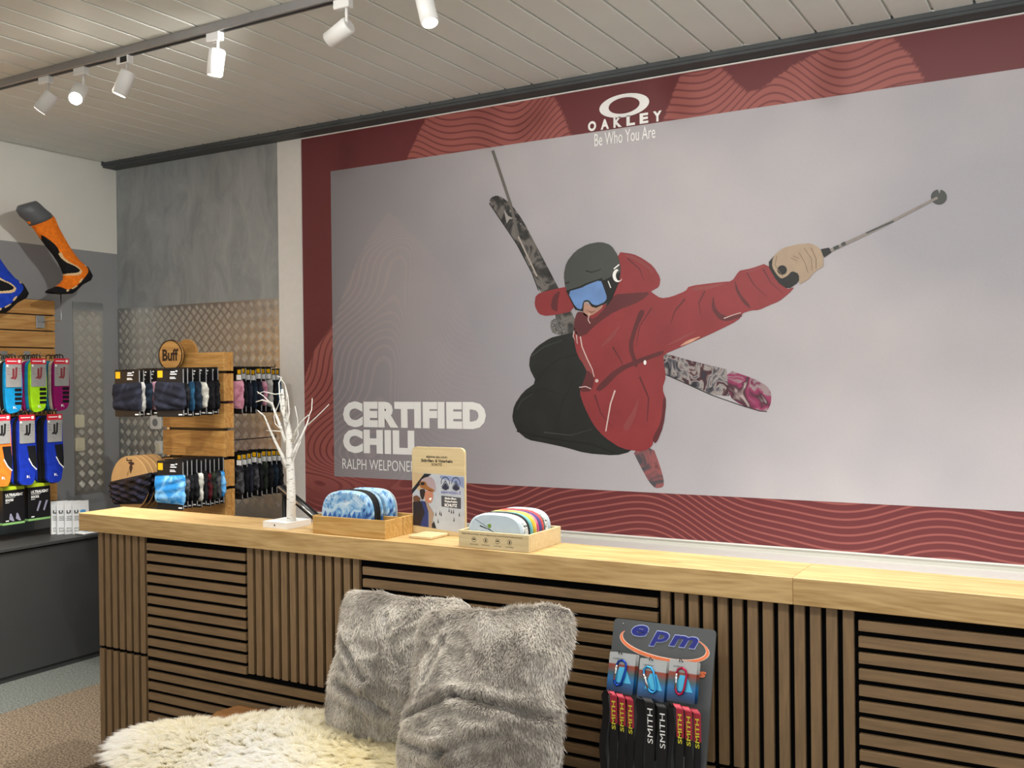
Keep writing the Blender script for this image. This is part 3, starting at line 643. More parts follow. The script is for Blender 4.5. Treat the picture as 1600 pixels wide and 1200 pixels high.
lamp((652, -52), (662, -6), (672, 36), .02, 0, 'rightmost white track spotlight, cut by the top of the photo', 0, LP[5])
for k_, (x_, nm_) in enumerate(((-1.05, 'added, unseen white track spotlight above the middle of the poster'), (-.15, 'added, unseen white track spotlight above the right part of the counter'))):
    dup_lamp(x_, nm_, LP[6+k_])  # two unseen lamps added on the rail for top light over the counter
# ================================================================== SIDE CABINET, SPLASH SHEET
cb = thing('sideboard', 'long anthracite sideboard along the left wall', 'cabinet', (-5.1, 2.6, 0))
obj('worktop', MB().box(XL+.003, -4.868, .4, 4.15, .682, .70, 0, .002), M['cabinet'], cb)
for a, b in ((.41, 1.25), (1.254, 2.09), (2.094, 2.93), (2.934, 4.14)):
    obj('front_panel', MB().box(-4.90, -4.882, a, b, .032, .676, 0, .0015), M['cabinet'], cb)
obj('carcass', MB().box(XL+.003, -4.90, .41, 4.14, .03, .68), M['cabinet'], cb)
obj('plinth', MB().box(XL+.003, -4.892, .41, 4.14, 0, .03), M['cabinet'], cb)
obj('red_folder', MB().box(-4.95, -4.872, 3.70, 3.95, .70, .712, 0, .003), mat('red_folder', 'a3242a', .5), None, 'red folder lying on the sideboard beside the counter end', 'folder')
sp = obj('splash_sheet', MB().box(XL+.001, XL+.006, 1.0, 3.60, .702, .853, 0, .001), mat('satin_blue_grey_sheet', '7f8a92', .3, .6, var=.03), None, 'satin blue grey metal sheet between sideboard and sock wall', 'panel')
# ================================================================== SOCK SLATWALL
sw = thing('slatwall', 'oak slatwall panel full of socks on the left wall', 'slatwall', (XL+.01, 3.0, .854))
zs = [2.046, 1.955, 1.862, 1.762]
while zs[-1] > .93: zs.append(zs[-1]-.0995)
zs[-1] = .854
for i in range(len(zs)-1):
    obj('board', MB().box(XL+.007, XL+.025, 1.2, 3.738, zs[i+1]+.004, zs[i]-.004, 0, .001), M['boardY'], sw)
obj('backing', MB().box(XL+.002, XL+.007, 1.2, 3.735, .854, 2.046), mat('slatwall_groove', '5a4632', .7), sw)
# ------------------------------------------------------------------ sock display legs
def leg(dy, dz, main, label, mark):
    XP = -5.08
    K = lambda px, py: hX(px, py, XP)+Vector((0, dy, dz))
    t = thing('sock_display', label, 'sock display', K(95, 461))
    def loft(rows, m0):
        mb = MB(); vs = []; n = 20
        for (ax_, ay_), (bx, by) in rows:
            A, B = K(ax_, ay_), K(bx, by); c = (A+B)/2; d = (B-A)/2
            for k in range(n):
                q = 2*PI*k/n; vs.append(c+d*math.cos(q)+Vector((1, 0, 0))*d.length*.8*math.sin(q))
        fs = []
        for i in range(len(rows)-1):
            for k in range(n): fs.append((i*n+k, i*n+(k+1) % n, (i+1)*n+(k+1) % n, (i+1)*n+k))
        fs += [tuple(range(n))[::-1], tuple((len(rows)-1)*n+k for k in range(n))]
        mb.add(vs, fs, 0, True); return mb
    obj('leg_form', loft([((29, 322), (55, 314)), ((27, 329), (60, 318)), ((33, 338), (68, 326)), ((44, 347), (77, 333)), ((48, 353), (80, 338))], 0), mat('display_form_grey', '5c5f63', .45, var=.03), t)
    # sock: calf down to the toe as one densely meshed loft, coloured by area
    rows = [((43, 346), (75, 331)), ((46, 350), (78, 333)), ((54, 358), (84, 340)), ((63, 371), (91, 357)), ((73, 385), (98, 370)), ((84, 398), (106, 384)), ((92, 410), (114, 396)), ((97, 421), (124, 408)), ((100, 430), (137, 418)), ((99, 437), (144, 431)), ((94, 443), (141, 438)), ((88, 447), (128, 445)), ((82, 450), (118, 455)), ((76, 452), (112, 459)), ((72, 455), (95, 460)), ((72, 457), (84, 459))]
    # subdivide rows
    R2 = []
    for i in range(len(rows)-1):
        for s_ in range(12):
            u = s_/12; a, b = rows[i], rows[i+1]
            R2.append(tuple((a[j][0]*(1-u)+b[j][0]*u, a[j][1]*(1-u)+b[j][1]*u) for j in (0, 1)))
    R2.append(rows[-1])
    mb = MB(); n = 160; vs = []; uv = []
    for (ax_, ay_), (bx, by) in R2:
        A, B = K(ax_, ay_), K(bx, by); c = (A+B)/2; d = (B-A)/2
        thick = min(d.length*.85, .045)
        for k in range(n):
            q = 2*PI*k/n; vs.append(c+d*math.cos(q)+Vector((1, 0, 0))*thick*math.sin(q))
            cc = math.cos(q); uv.append(((ax_+bx)/2+(bx-ax_)/2*cc, (ay_+by)/2+(by-ay_)/2*cc))
    regs = [(2, [(60, 366), (68, 372), (82, 385), (90, 400), (104, 412), (112, 418), (120, 424), (116, 430), (100, 430), (96, 420), (86, 402), (74, 388)]),
            (3, [(86, 396), (89, 394), (94, 404), (104, 412), (114, 417), (121, 424), (117, 431), (99, 431), (99, 428), (114, 427), (118, 423), (110, 417), (98, 411), (90, 403)]),
            (2, [(129, 414), (136, 416), (146, 430), (142, 440), (120, 450), (112, 462), (95, 462), (72, 460), (70, 452), (82, 446), (88, 448), (96, 453), (104, 452), (114, 446), (121, 438), (133, 424)]),
            (3, [(95, 454), (99, 452), (101, 454), (97, 457)]), (3, [(104, 451), (113, 446), (114, 448), (105, 453)]), (3, [(115, 441), (120, 435), (122, 437), (117, 443)]), (3, [(128, 413), (131, 413), (131, 417), (127, 417)])]
    UV = np.array(uv).reshape(len(R2), n, 2); C4 = (UV[:-1]+UV[1:])/2; C4 = (C4+np.roll(C4, -1, 1))/2
    MI = np.zeros(C4.shape[:2], int)
    for mm, pl in regs: MI[poly_mask(smooth(pl, 1), C4[..., 0], C4[..., 1])] = mm-1
    fs = [(i*n+k, i*n+(k+1) % n, (i+1)*n+(k+1) % n, (i+1)*n+k) for i in range(len(R2)-1) for k in range(n)]; ms = MI.ravel().tolist()
    mb.v = [tuple(v) for v in vs]; mb.f = fs; mb.m = ms; mb.smooth = [True]*len(fs)
    obj('sock', mb, [fabric(main[0], main[1], None, .85, wscale=40), fabric('sock_black_knit', '17171a', None, .85), mat('sock_cream_line', 'e8c795', .8)], t)
    w_ = MB()
    a = K(95, 461); b = K(96, 500); c = hX(75, 502, XL+.05)+Vector((0, dy, dz)); d = hX(62, 505, XL+.025)+Vector((0, dy, dz))
    w_.tube([a+Vector((0, 0, .01)), b, b+Vector((0, -.004, -.004)), c, d], .003, 6)
    obj('wire_arm', w_, M['chrome'], t)
    br = MB().box(XL+.0255, XL+.035, d.y-.027, d.y+.027, d.z-.03, d.z+.045, 0, .002); obj('bracket', br, M['steel'], t)
    return t
leg(0, 0, ('sock_orange_knit', 'f07a1e'), 'grey display leg wearing an orange and black ski sock on a wire arm', None)
o1 = hX(143, 430, -5.08); o2 = hX(43, 457, -5.08)
leg(o2.y-o1.y, o2.z-o1.z, ('sock_blue_knit', '1c3fb4'), 'grey display leg wearing a royal blue and black ski sock, cut by the left edge', None)
# ------------------------------------------------------------------ sock packs
sockmat = {k: fabric('sock_'+k, c) for k, c in dict(cyan='128fc9', lime='a3dc1c', magenta='8d1460', blue='1432a8', orange='f07a28', black='16161a', cream='d8d2c0', teal='1f7a9b').items()}
M['redcard'] = mat('card_red_header', 'd8263c', .45); M['greycard'] = mat('card_grey', '9c9c9a', .5, var=.08)
M['iconr'] = mat('card_icon_red', '8a2f38', .5); M['iconb'] = mat('card_icon_black', '161618', .5)
def sock_pack(pos, colour, label, kind, group, trim='black', card=True, long_=False):
    """pos = top centre of the card on the hook; faces +x; local axes u=+Y"""
    t = thing('sock_pack', label, 'socks', pos, group=group)
    o = Vector(pos); u = Y_; n = X_
    if long_:
        pl = [(-.05, -.012), (.048, -.012), (.052, -.15), (.056, -.22), (.052, -.30), (.038, -.385), (-.048, -.378), (-.045, -.31), (-.052, -.2)]
    else:
        pl = [(-.046, -.012), (.044, -.012), (.052, -.12), (.05, -.2), (.04, -.285), (-.04, -.30), (-.05, -.2), (-.05, -.1)]
    pl = smooth(pl, 2)
    mb = MB().prism(pl[::-1], o-n*.011, u, Z_, n, .02); s = obj('sock', mb, sockmat[colour], t)
    if long_:
        pt = [(0.0, -.17), (.050, -.17), (.056, -.25), (.054, -.30), (.030, -.275), (.012, -.24)]
        obj('knit_panel', MB().prism(pt, o+n*.0095, u, Z_, n, .001), sockmat[trim], s)
        obj('knit_stripe', MB().prism(stroke([(.008, -.238), (.028, -.276), (.054, -.302)], .006), o+n*.0106, u, Z_, n, .0006), M['whitep'], s)
    else:
        for k in range(4):
            obj('knit_panel', MB().prism(rrect(.006, .046, -.178-.024*k, -.162-.024*k, .003, 2), o+n*.0095, u, Z_, n, .001), sockmat[trim], s)
    zl = -.345 if long_ else -.272
    mk = MB().prism([(0, 0), (.008, .004), (.008, .012), (.0, .016)], o+n*.0097+Vector((0, -.004, zl)), u, Z_, n, .0006); text(mk, 'L', o+n*.0103+Vector((0, .008, zl)), u, Z_, h=.014)
    obj('size_mark', mk, M['whitep'], s)
    if card:
        obj('card', MB().prism(rrect(-.045, .045, -.155, -.03, .004, 2), o+n*.0115, u, Z_, n, .0012), M['greycard'], t)
        obj('card_header', MB().prism(rrect(-.047, .047, -.032, 0, .004, 2), o+n*.0115, u, Z_, n, .0016), M['redcard'], t)
        w_ = MB().prism(rrect(.024, .040, -.024, -.008, .003, 2), o+n*.0132, u, Z_, n, .0003).prism(rrect(-.038, .018, -.018, -.013, .001, 1), o+n*.0132, u, Z_, n, .0003).prism(circle(-.036, -.04, .006, n=10), o+n*.0129, u, Z_, n, .0003)
        obj('card_print', w_, M['whitep'], t)
        ic = MB().prism([(-.008, -.055), (.004, -.055), (.004, -.10), (-.004, -.112), (-.022, -.108), (-.008, -.098)], o+n*.0128, u, Z_, n, .0005).prism([(.010, -.048), (.022, -.048), (.018, -.10), (.008, -.115), (-.002, -.112), (.008, -.095)], o+n*.0128, u, Z_, n, .0005)
        for zz in (-.058, -.072, -.086): ic.prism(rrect(-.038, -.022, zz, zz+.002, .0005, 1), o+n*.0128, u, Z_, n, .0004).prism(rrect(.028, .040, zz, zz+.002, .0005, 1), o+n*.0128, u, Z_, n, .0004)
        obj('card_picture', ic, M['iconb'] if long_ else M['iconr'], t)
    obj('hanger_loop', MB().tube([o+Vector((-.0, -.018, -.002)), o+Vector((0, -.016, .016)), o+Vector((0, 0, .022)), o+Vector((0, .016, .016)), o+Vector((0, .018, -.002))], .003, 6), M['blackpl'], t)
    return t
def hook(parent, y, z, x1, name='hook', mt='chrome'):
    mb = MB().tube([(XL+.025, y, z), (x1-.02, y, z), (x1, y, z+.012)], .0028, 6)
    h = obj(name, mb, M[mt], parent)
    obj('hook_plate', MB().box(XL+.0255, XL+.031, y-.02, y+.02, z-.03, z+.03, 0, .001), M['steel'], h)
XF = -5.02
cols1 = [((-20, 557), 'lime', ['black', 'cyan'], 'lime green'), ((19, 557), 'cyan', ['black', 'cream', 'lime'], 'cyan blue'), ((58, 557), 'lime', ['cyan', 'magenta', 'cream', 'black'], 'lime green'), ((94, 557), 'magenta', ['cream', 'teal', 'teal'], 'magenta')]
where = {0: 'cut by the left edge, upper row', 1: 'left of the lime pair, upper row', 2: 'upper row middle hook, on front', 3: 'upper row, hook nearest the tread plate'}
for i, (pp, c, back, nm) in enumerate(cols1):
    o = hX(pp[0], pp[1]+3, XF)
    hook(sw, o.y, o.z+.018, XF+.03)
    sock_pack(o, c, f'{nm} short ski socks with red-topped card, {where[i]}', 's', 'short socks on the upper hooks')
    for k, bc in enumerate(back):
        ob = o+Vector((-.03*(k+1), -.004*k, -.002*(k % 2)))
        nth = ['first', 'second', 'third', 'fourth'][k]
        sock_pack(ob, bc, f'{bc} short socks, {nth} behind the front pair, {where[i]}', 's', 'short socks on the upper hooks', card=False, trim='black' if bc != 'black' else 'cream')
cols2 = [((-36, 645), 'orange', ['black'], 'orange'), ((1, 645), 'orange', ['black', 'blue'], 'orange'), ((40, 645), 'blue', ['black', 'blue', 'black'], 'royal blue'), ((83, 644), 'blue', ['black', 'black', 'blue', 'black'], 'royal blue')]
where = {0: 'outside the left edge', 1: 'cut by the left edge, lower row', 2: 'lower row middle hook, in front', 3: 'lower row, hook nearest the tread plate'}
for i, (pp, c, back, nm) in enumerate(cols2[1:]):
    i += 1
    o = hX(pp[0], pp[1]+3, XF)
    hook(sw, o.y, o.z+.018, XF+.03)
    sock_pack(o, c, f'{nm} long ski socks with grey card, {where[i]}', 'l', 'long socks on the lower hooks', long_=True)
    for k, bc in enumerate(back):
        ob = o+Vector((-.03*(k+1), -.004*k, -.002*(k % 2)))
        nth = ['first', 'second', 'third', 'fourth'][k]
        sock_pack(ob, bc, f'{bc} long socks, {nth} behind the front pair, {where[i]}', 'l', 'long socks on the lower hooks', long_=True, card=False)
# ------------------------------------------------------------------ boxed socks
M['lime'] = mat('carton_lime', 'b8cf2a', .45); M['limeb'] = mat('carton_green', '7fae6a', .45); M['cartonb'] = mat('carton_black', '101013', .4)
def sock_box(px0, px1, pyt, pyb, label, lt):
    x = -5.06
    a = hX(px0, pyt, x); b = hX(px1, pyb, x); y0, y1 = a.y, b.y; zt, zb = a.z, b.z
    t = thing('sock_carton', label, 'box', ((x-.03), (y0+y1)/2, zb), group='black sock cartons on the slatwall')
    obj('carton', MB().box(x-.06, x, y0, y1, zb+.012, zt-.018, 0, .001), M['cartonb'], t)
    obj('top_flap', MB().box(x-.061, x+.0005, y0-.0005, y1+.0005, zt-.018, zt, 0, .001), M['lime'], t)
    obj('bottom_band', MB().box(x-.061, x+.0005, y0-.0005, y1+.0005, zb, zb+.012, 0, .001), M['limeb'], t)
    W = y1-y0
    obj('hang_tab', MB().prism([(W*.04, 0), (W*.75, 0), (W*.72, .028), (W*.5, .03), (W*.48, .012), (W*.32, .012), (W*.3, .03), (W*.06, .028)], (x-.058, y0, zt), Y_, Z_, X_, .0015), M['lime'], t)
    tx = MB(); text(tx, 'ULTRALIGHT', (x+.0007, y0+W*.12, zt-.052), Y_, Z_, w=W*.8, h=.016, bold=.03)
    text(tx, 'SOCKS', (x+.0007, y0+W*.12, zt-.078), Y_, Z_, w=W*.36, h=.013, bold=.03); tx.box(x, x+.0008, y0+W*.12, y0+W*.55, zt-.058, zt-.0565)
    tx.box(x, x+.0008, y0+W*.12, y0+W*.3, zt-.086, zt-.084).box(x, x+.0008, y0+W*.12, y0+W*.26, zb+.02, zb+.025)
    obj('carton_lettering', tx, M['whitep'], t)
    ic = MB()
    for k in range(2):
        yy = y0+W*(.36+.3*k)
        if lt: ic.prism([(0, 0), (.02, -.012), (.03, -.012), (.012, .03), (.004, .03)], (x+.0005, yy-.01, zb+.03), Y_, Z_, X_, .0006)
        else: ic.prism([(0, 0), (.008, -.006), (.03, .05), (.018, .052)], (x+.0005, yy, zb+.055), Y_, Z_, X_, .0006)
    obj('carton_picture', ic, mat('carton_picture_grey', '8d8ba0', .5), t)
sock_box(4, 39, 762, 817, 'black sock carton with lime flap and a picture of two short socks, left one', 1)
sock_box(44, 79, 757, 810, 'black sock carton with lime flap and a picture of two long socks, right one', 0)
# ------------------------------------------------------------------ white pouches
M['pouch'] = mat('white_pouch', 'e4e6e6', .4, var=.04, scale=20); M['pblue'] = mat('pouch_blue_print', '5fa3d6', .4); M['greyp'] = mat('grey_print', '8e9092', .5)
for i, (px, nm) in enumerate(((93, 'leftmost of the four white sample pouches on the sideboard'), (102, 'second white sample pouch from the left on the sideboard'), (114, 'third white sample pouch from the left, blue print showing'), (126, 'rightmost white sample pouch, standing in front of the others'))):
    x = -5.08+.035*i; o = hX(px, 835, x); o.z = .7005
    Mt = Matrix.Translation((x, o.y, .7005)) @ Matrix.Rotation(-.35, 4, 'Z')
    t = thing('sample_pouch', nm, 'pouch', M=Mt, group='white sample pouches')
    prof = [(.0, .009), (.03, .011), (.09, .009), (.145, .003), (.165, .0012), (.185, .0012)]
    mb = MB(); vs = []
    for z, th in prof: vs += [(-th, -.045, z), (th, -.045, z), (th, .045, z), (-th, .045, z)]
    fs = [(j*4+k, j*4+(k+1) % 4, j*4+4+(k+1) % 4, j*4+4+k) for j in range(5) for k in range(4)]+[(3, 2, 1, 0), (20, 21, 22, 23)]
    mb.add(vs, fs); obj('pouch', mb, M['pouch'], t, local=True)
    pr = MB().box(.0118, .0122, -.042, .042, .03, .034)
    vs2 = MB(); xo = .0113
    text(vs2, 'U', (xo, -.036, .118), Y_, Z_, w=.022, h=.018, bold=.04); text(vs2, 'ENGT', (xo, -.036, .028), Y_, Z_, w=.05, h=.01); text(vs2, 'SUPPER', (xo, -.036, .014), Y_, Z_, w=.06, h=.009)
    for zz in (.1, .09, .08): vs2.box(xo, xo+.0003, -.036, .02, zz, zz+.002)
    obj('pouch_lettering', vs2, M['iconb'], t, local=True)
    obj('pouch_emblem', MB().prism(rrect(-.004, .026, .115, .135, .006, 3), (xo, 0, 0), Y_, Z_, X_, .0003), M['pblue'], t, local=True)
    obj('seal_strip', MB().box(-.0016, .0016, -.045, .045, .15, .158), M['greyp'], t, local=True)
o = hX(128, 833, -4.93)
t = thing('sample_pouch', 'white sample pouch lying flat in front of the standing ones', 'pouch', (-4.93, o.y, .7005))
obj('pouch', MB().box(-4.97, -4.885, o.y-.02, o.y+.1, .7005, .715, 0, .006), M['pouch'], t)
obj('pouch_emblem', MB().box(-4.95, -4.91, o.y+.02, o.y+.06, .715, .7153), M['pblue'], t)
# ================================================================== ACCESSORY RACK BEHIND THE COUNTER
RY = 3.6
rk = thing('display_rack', 'freestanding oak slatwall rack with neck tubes, behind the counter', 'rack', (-4.0, RY+.03, 0))
edges = [1.702, 1.607, 1.594, 1.454, 1.441, 1.317, 1.303, 1.1715, 1.156, 1.021, 1.006, .87, .856, .72, .706, .57, .556, .42]
for i in range(0, len(edges), 2):
    a, b = edges[i], edges[i+1]
    obj('front_board', MB().box(-4.24, -3.788, RY, RY+.016, b, a, 0, .001), M['boardX'], rk)
    obj('side_block', MB().box(-3.812, -3.797, RY+.016, RY+.05, b+.001, a-.001), M['boardX'], rk)
    obj('rear_board', MB().box(-4.24, -3.788, RY+.05, RY+.066, b, a, 0, .001), M['boardX'], rk)
obj('post', MB().box(-3.835, -3.815, RY+.018, RY+.048, .03, 1.68), M['blackpl'], rk); obj('post', MB().box(-4.23, -4.21, RY+.018, RY+.048, .03, 1.68), M['steel'], rk)
obj('rail', MB().box(-4.21, -3.836, RY+.022, RY+.044, .42, 1.66), M['blackpl'], rk)
obj('foot', MB().box(-4.26, -3.77, RY-.15, RY+.21, 0, .03, 0, .004), M['blackpl'], rk)
q = hY(270, 555, RY-.03); 
s = thing('round_sign', 'round wooden brand sign on top of the oak rack', 'sign', (q.x, RY-.035, q.z-.078), M=Matrix.Translation((q.x, RY-.035, q.z)) @ Matrix.Rotation(.12, 4, 'Z'))
q.y = RY-.035
obj('disc', MB().prism(circle(0, 0, .078, n=36), (0, 0, 0), X_, Z_, -Y_, .012), M['boardX'], s, local=True)
rr = MB(); n_ = 36; ring(rr, circle(0, 0, .080, n=36), circle(0, 0, .073, n=36), (0, -.0125, 0), X_, Z_); rr.prism(circle(0, 0, .080, n=36), (0, -.0005, 0), X_, Z_, Y_, .003)
text(rr, 'Buff', (0, -.0128, -.03), X_, Z_, w=.105, h=.062, bold=.035, center=True)
obj('sign_lettering', rr, mat('sign_dark_brown', '2e1a0c', .6), s, local=True)
q2 = hY(291, 562, RY+.05)
obj('round_sign', MB().prism(circle(q2.x, 1.702, .075, n=36, a0=0, a1=PI), (0, RY+.05, 0), X_, Z_, Y_, .014), M['boardX'], rk, label=None)
def neck_pack(Mt, cols, label, group, tagc='yellow', wide=.17, print_=True, back=False, hh=.235, style=0):
    t = thing('neck_tube_pack', label, 'neck tube', M=Mt, group=group)
    w2 = wide*.42
    obj('card', MB().prism(rrect(-w2, w2, -hh, 0, .006, 2), (0, .002, 0), X_, Z_, -Y_, .003), M['card_black'], t, local=True)
    ed = MB(); ed.box(w2-.0022, w2+.0003, -.0018, .0026, -hh+.006, -.006); obj('card_edge', ed, M['greyp'], t, local=True)
    # rumpled tube
    sd = random.random()*20; mb = MB(); nu, nv = 22, 18; vs = []
    zt, zb = -.068, -hh+.03
    for j in range(nv+1):
        v = j/nv; z = zt+(zb-zt)*v; e = (1-abs(2*v-1)**3.2)**.5
        wob = 1+.035*math.sin(v*7+sd)+.02*math.sin(v*17+sd*2)+.015*math.sin(v*37+sd)
        for i in range(nu):
            q = 2*PI*i/nu; cx, cy2 = math.cos(q), math.sin(q)
            ex = abs(cx)**.7*(1 if cx > 0 else -1); ey = abs(cy2)**.8*(1 if cy2 > 0 else -1)
            fold = .0045*(abs(math.sin(v*9+ex*2.2*math.sin(sd*3)+sd))**.5-.6)+.003*math.sin(v*21+ex*3*math.cos(sd)+sd)
            vs.append((ex*wide/2*wob*(.86+.14*e), (ey*.0125*e+(fold*e*(1 if ey < 0 else -1)*abs(ey)))-.002, z+.006*ex*math.sin(sd+v*3)))
    fs = [(j*nu+i, j*nu+nu+i, j*nu+nu+(i+1) % nu, j*nu+(i+1) % nu) for j in range(nv) for i in range(nu)]
    fs += [tuple(range(nu)), tuple(nv*nu+i for i in range(nu))[::-1]]
    mb.add(vs, fs, 0, True); obj('fabric_tube', mb, cols, t, local=True)
    yy = -.0014; sgn = -Y_
    if tagc: obj('price_tag', MB().prism((rrect(w2-.032, w2-.008, -.030, -.008, .002, 2) if back else rrect(-w2+.006, -w2+.036, -.045, -.012, .002, 2)), (0, yy, 0), X_, Z_, sgn, .0004), M[tagc], t, local=True)
    if print_:
        p_ = MB()
        if back: p_.prism(rrect(w2-.040, w2-.004, -.060, -.034, .002, 2), (0, yy, 0), X_, Z_, sgn, .0004)
        else:
            for (a, b, c, d) in ((.005, .03, -.022, -.016), (.002, .04, -.032, -.027), (.035, .045, -.018, -.012), (.0, .03, -.046, -.043), (.0, .036, -.052, -.049)): p_.box(a, b, yy-.0004, yy, c, d)
            p_.box(w2-.03, w2-.008, yy-.0004, yy, -hh+.008, -hh+.014)
        obj('card_print', p_, M['whitep'], t, local=True)
    return t
NF = {k: fabric('tube_'+k, a, b) for k, (a, b) in dict(navy=('171924', '2a2d3c'), silver=('b9b8b4', '8c8c8a'), ink=('0f1724', '20303f'), rose=('b98fa0', '8a6474'), black=('0c0c0f', '1d1d22'), petrol=('12314a', '285878'), white=('d4d2c8', 'a6a49c'), sky=('2f8ad2', '8cc6ee'), speck=('101014', '5a5a5e'), red=('5a1018', '14121a'), camo=('2b3226', '14161a'), pink=('d69ab0', 'a86a80')).items()}
ORD = ['front', 'second', 'third', 'fourth', 'fifth', 'sixth', 'seventh', 'eighth', 'ninth', 'tenth', 'eleventh', 'twelfth']
def row(hx, z, ys, fabs, where, group, fw=None, **k):
    for i, (y, fn) in enumerate(zip(ys, fabs)):
        Mt = Matrix.Translation((hx+random.uniform(-.003, .003), y, z+random.uniform(-.004, .004))) @ Matrix.Rotation(random.uniform(-.05, .05)+(.12 if not k.get('back') else -.05), 4, 'Z')
        neck_pack(Mt, NF[fn], f'{fn} neck tube, {ORD[i]} from the front, {where}', group, tagc='yellow' if (i in (0,) or k.get('back')) else None, wide=.17 if i else .19, **k)
def rhook(x, z, y0, y1):
    obj('hook', MB().tube([(x, y0, z), (x, y1, z), (x, y1+(.0 if y1 > y0 else 0), z+.014)], .003, 6), M['blackpl'], rk)
for x, z in ((-4.14, 1.612), (-3.83, 1.612), (-4.1, 1.17), (-3.83, 1.168)): rhook(x, z, RY, 3.26)
row(-4.14, 1.622, [3.30, 3.335, 3.375, 3.42, 3.455], ['navy', 'silver', 'ink', 'rose', 'black'], 'upper left hook of the rack', 'neck tubes on the rack, upper left hook')
row(-3.83, 1.622, [3.30, 3.335, 3.37, 3.41, 3.45, 3.49, 3.53], ['navy', 'black', 'petrol', 'ink', 'white', 'black', 'black'], 'upper right hook of the rack', 'neck tubes on the rack, upper right hook')
row(-3.83, 1.178, [3.29]+[3.325+.0285*i for i in range(9)], ['sky', 'speck', 'black', 'black', 'white', 'black', 'red', 'camo', 'speck', 'sky'], 'lower right hook of the rack', 'neck tubes on the rack, lower right hook')
for x, z in ((-3.84, 1.628), (-3.84, 1.25)): rhook(x, z, RY+.066, 4.02)
a = hY(400, 575, 3.85).z; b = hY(400, 704, 3.85).z
row(-3.84, a, [3.70+.036*i for i in range(9)], ['pink', 'black', 'navy', 'ink', 'navy', 'pink', 'silver', 'black', 'petrol'], 'upper hook behind the rack', 'neck tubes behind the rack, upper hook', back=True)
row(-3.84, b, [3.70+.036*i for i in range(9)], ['speck', 'black', 'navy', 'speck', 'black', 'camo', 'black', 'ink', 'black'], 'lower hook behind the rack', 'neck tubes behind the rack, lower hook', back=True)
# round cardboard discs with bandanas
M['kraft'] = mat('kraft_cardboard', 'b08a58', .8, var=.04, scale=20)
gloss = fabric('bandana_black', '0a0a10', '23253a', .45); 
for i in range(5):
    Mt = Matrix.Translation((-4.10, 3.29+.034*i, 1.185)) @ Matrix.Rotation(.03, 4, 'Z') @ Matrix.Rotation(.12, 4, 'Y')
    t = thing('round_bandana_pack', f'black bandana on a round kraft disc, {ORD[i]} from the front, lower left hook', 'bandana', M=Mt, group='round bandana discs on the rack')
    obj('disc', MB().prism(circle(0, -.13, .135, n=40), (0, .0015, 0), X_, Z_, -Y_, .003), M['kraft'], t, local=True)
    mb = MB(); vs = []; nu, nv = 64, 34; sd = i*2.1
    for j in range(nv+1):
        v = j/nv
        for k in range(nu):
            q = 2*PI*k/nu; cx = math.cos(q); sy = math.sin(q); ex = abs(cx)**.75*(1 if cx > 0 else -1)
            zc = -.13+.030-.135*v; hw = math.sqrt(max(.001, .139**2-(zc+.13)**2))+.004
            tilt = .045*ex*(1-.6*v)
            fold = .005*(abs(math.sin(v*11+ex*3+sd))**.5-.6)+.004*math.sin(v*27-ex*9+sd)+.002*math.sin(v*50+ex*22)
            e = (1-abs(2*v-1)**4)**.5
            vs.append((ex*hw, (-.004-.012*e*abs(sy)-fold*e) if sy < 0 else .004+.010*e*abs(sy), zc+tilt))
    mb.add(vs, [(j*nu+k, j*nu+nu+k, j*nu+nu+(k+1) % nu, j*nu+(k+1) % nu) for j in range(nv) for k in range(nu)]+[tuple(range(nu)), tuple(nv*nu+k for k in range(nu))[::-1]], 0, True)
    obj('bandana', mb, gloss, t, local=True)
    e_ = MB().prism([(0, 0), (.012, .03), (.007, .05), (-.007, .05), (-.012, .03)], (0, -.0016, -.085), X_, Z_, -Y_, .0004).prism(circle(0, -.03, .022, .008, 14), (0, -.0016, 0), X_, Z_, -Y_, .0004)
    obj('emblem', e_, mat('kraft_dark_print', '3a2216', .7), t, local=True)
# ================================================================== HANDRAIL
hr = thing('handrail', 'black and silver sloping handrail behind the counter', 'handrail', (-3.1, 3.25, 0))
a = hY(440, 762, 3.2); b = hY(520, 830, 3.2)
obj('rail', MB().tube([a, b], .018, 12), M['blackpl'], hr)
obj('rail_inlay', MB().tube([a+Vector((0, -.017, .006)), b+Vector((0, -.017, .006))], .007, 8), M['chrome'], hr)
for p in (a, b): obj('post', MB().tube([(p.x, p.y+.02, 0), (p.x, p.y+.02, p.z)], .014, 10), M['blackpl'], hr)
# ================================================================== THINGS ON THE COUNTER
CT = 1.0352
# ---- birch tree lamp
tc_ = hZ(456, 816, CT); bt = thing('birch_twig_lamp', 'white artificial birch tree lamp on a square white base', 'decoration', (tc_.x, tc_.y, CT))
bx = MB(); c1 = hZ(462, 825, CT); c2 = hZ(424, 821, CT); c3 = hZ(488.5, 814, CT)
u = Vector((c2.x-c1.x, c2.y-c1.y, 0)); v = Vector((c3.x-c1.x, c3.y-c1.y, 0)); v = v.normalized()*min(v.length, .12); u = u.normalized()*.115
c1 = Vector((c1.x, c1.y, CT)); c1 = Vector((-2.425, 2.585, CT)); u = Vector((-.115, .004, 0)); v = Vector((.004, .12, 0))
bx.prism([(0, 0), (1, 0), (1, 1), (0, 1)], c1, u, v, Z_, .022)
obj('base', bx, M['white'], bt); obj('cable_hole', MB().prism(circle(0, 0, .003, n=8), c1+u*.5+Vector((0, -.0004, .011)), X_, Z_, -Y_, .0006), M['blackpl'], bt)
YT = 2.64
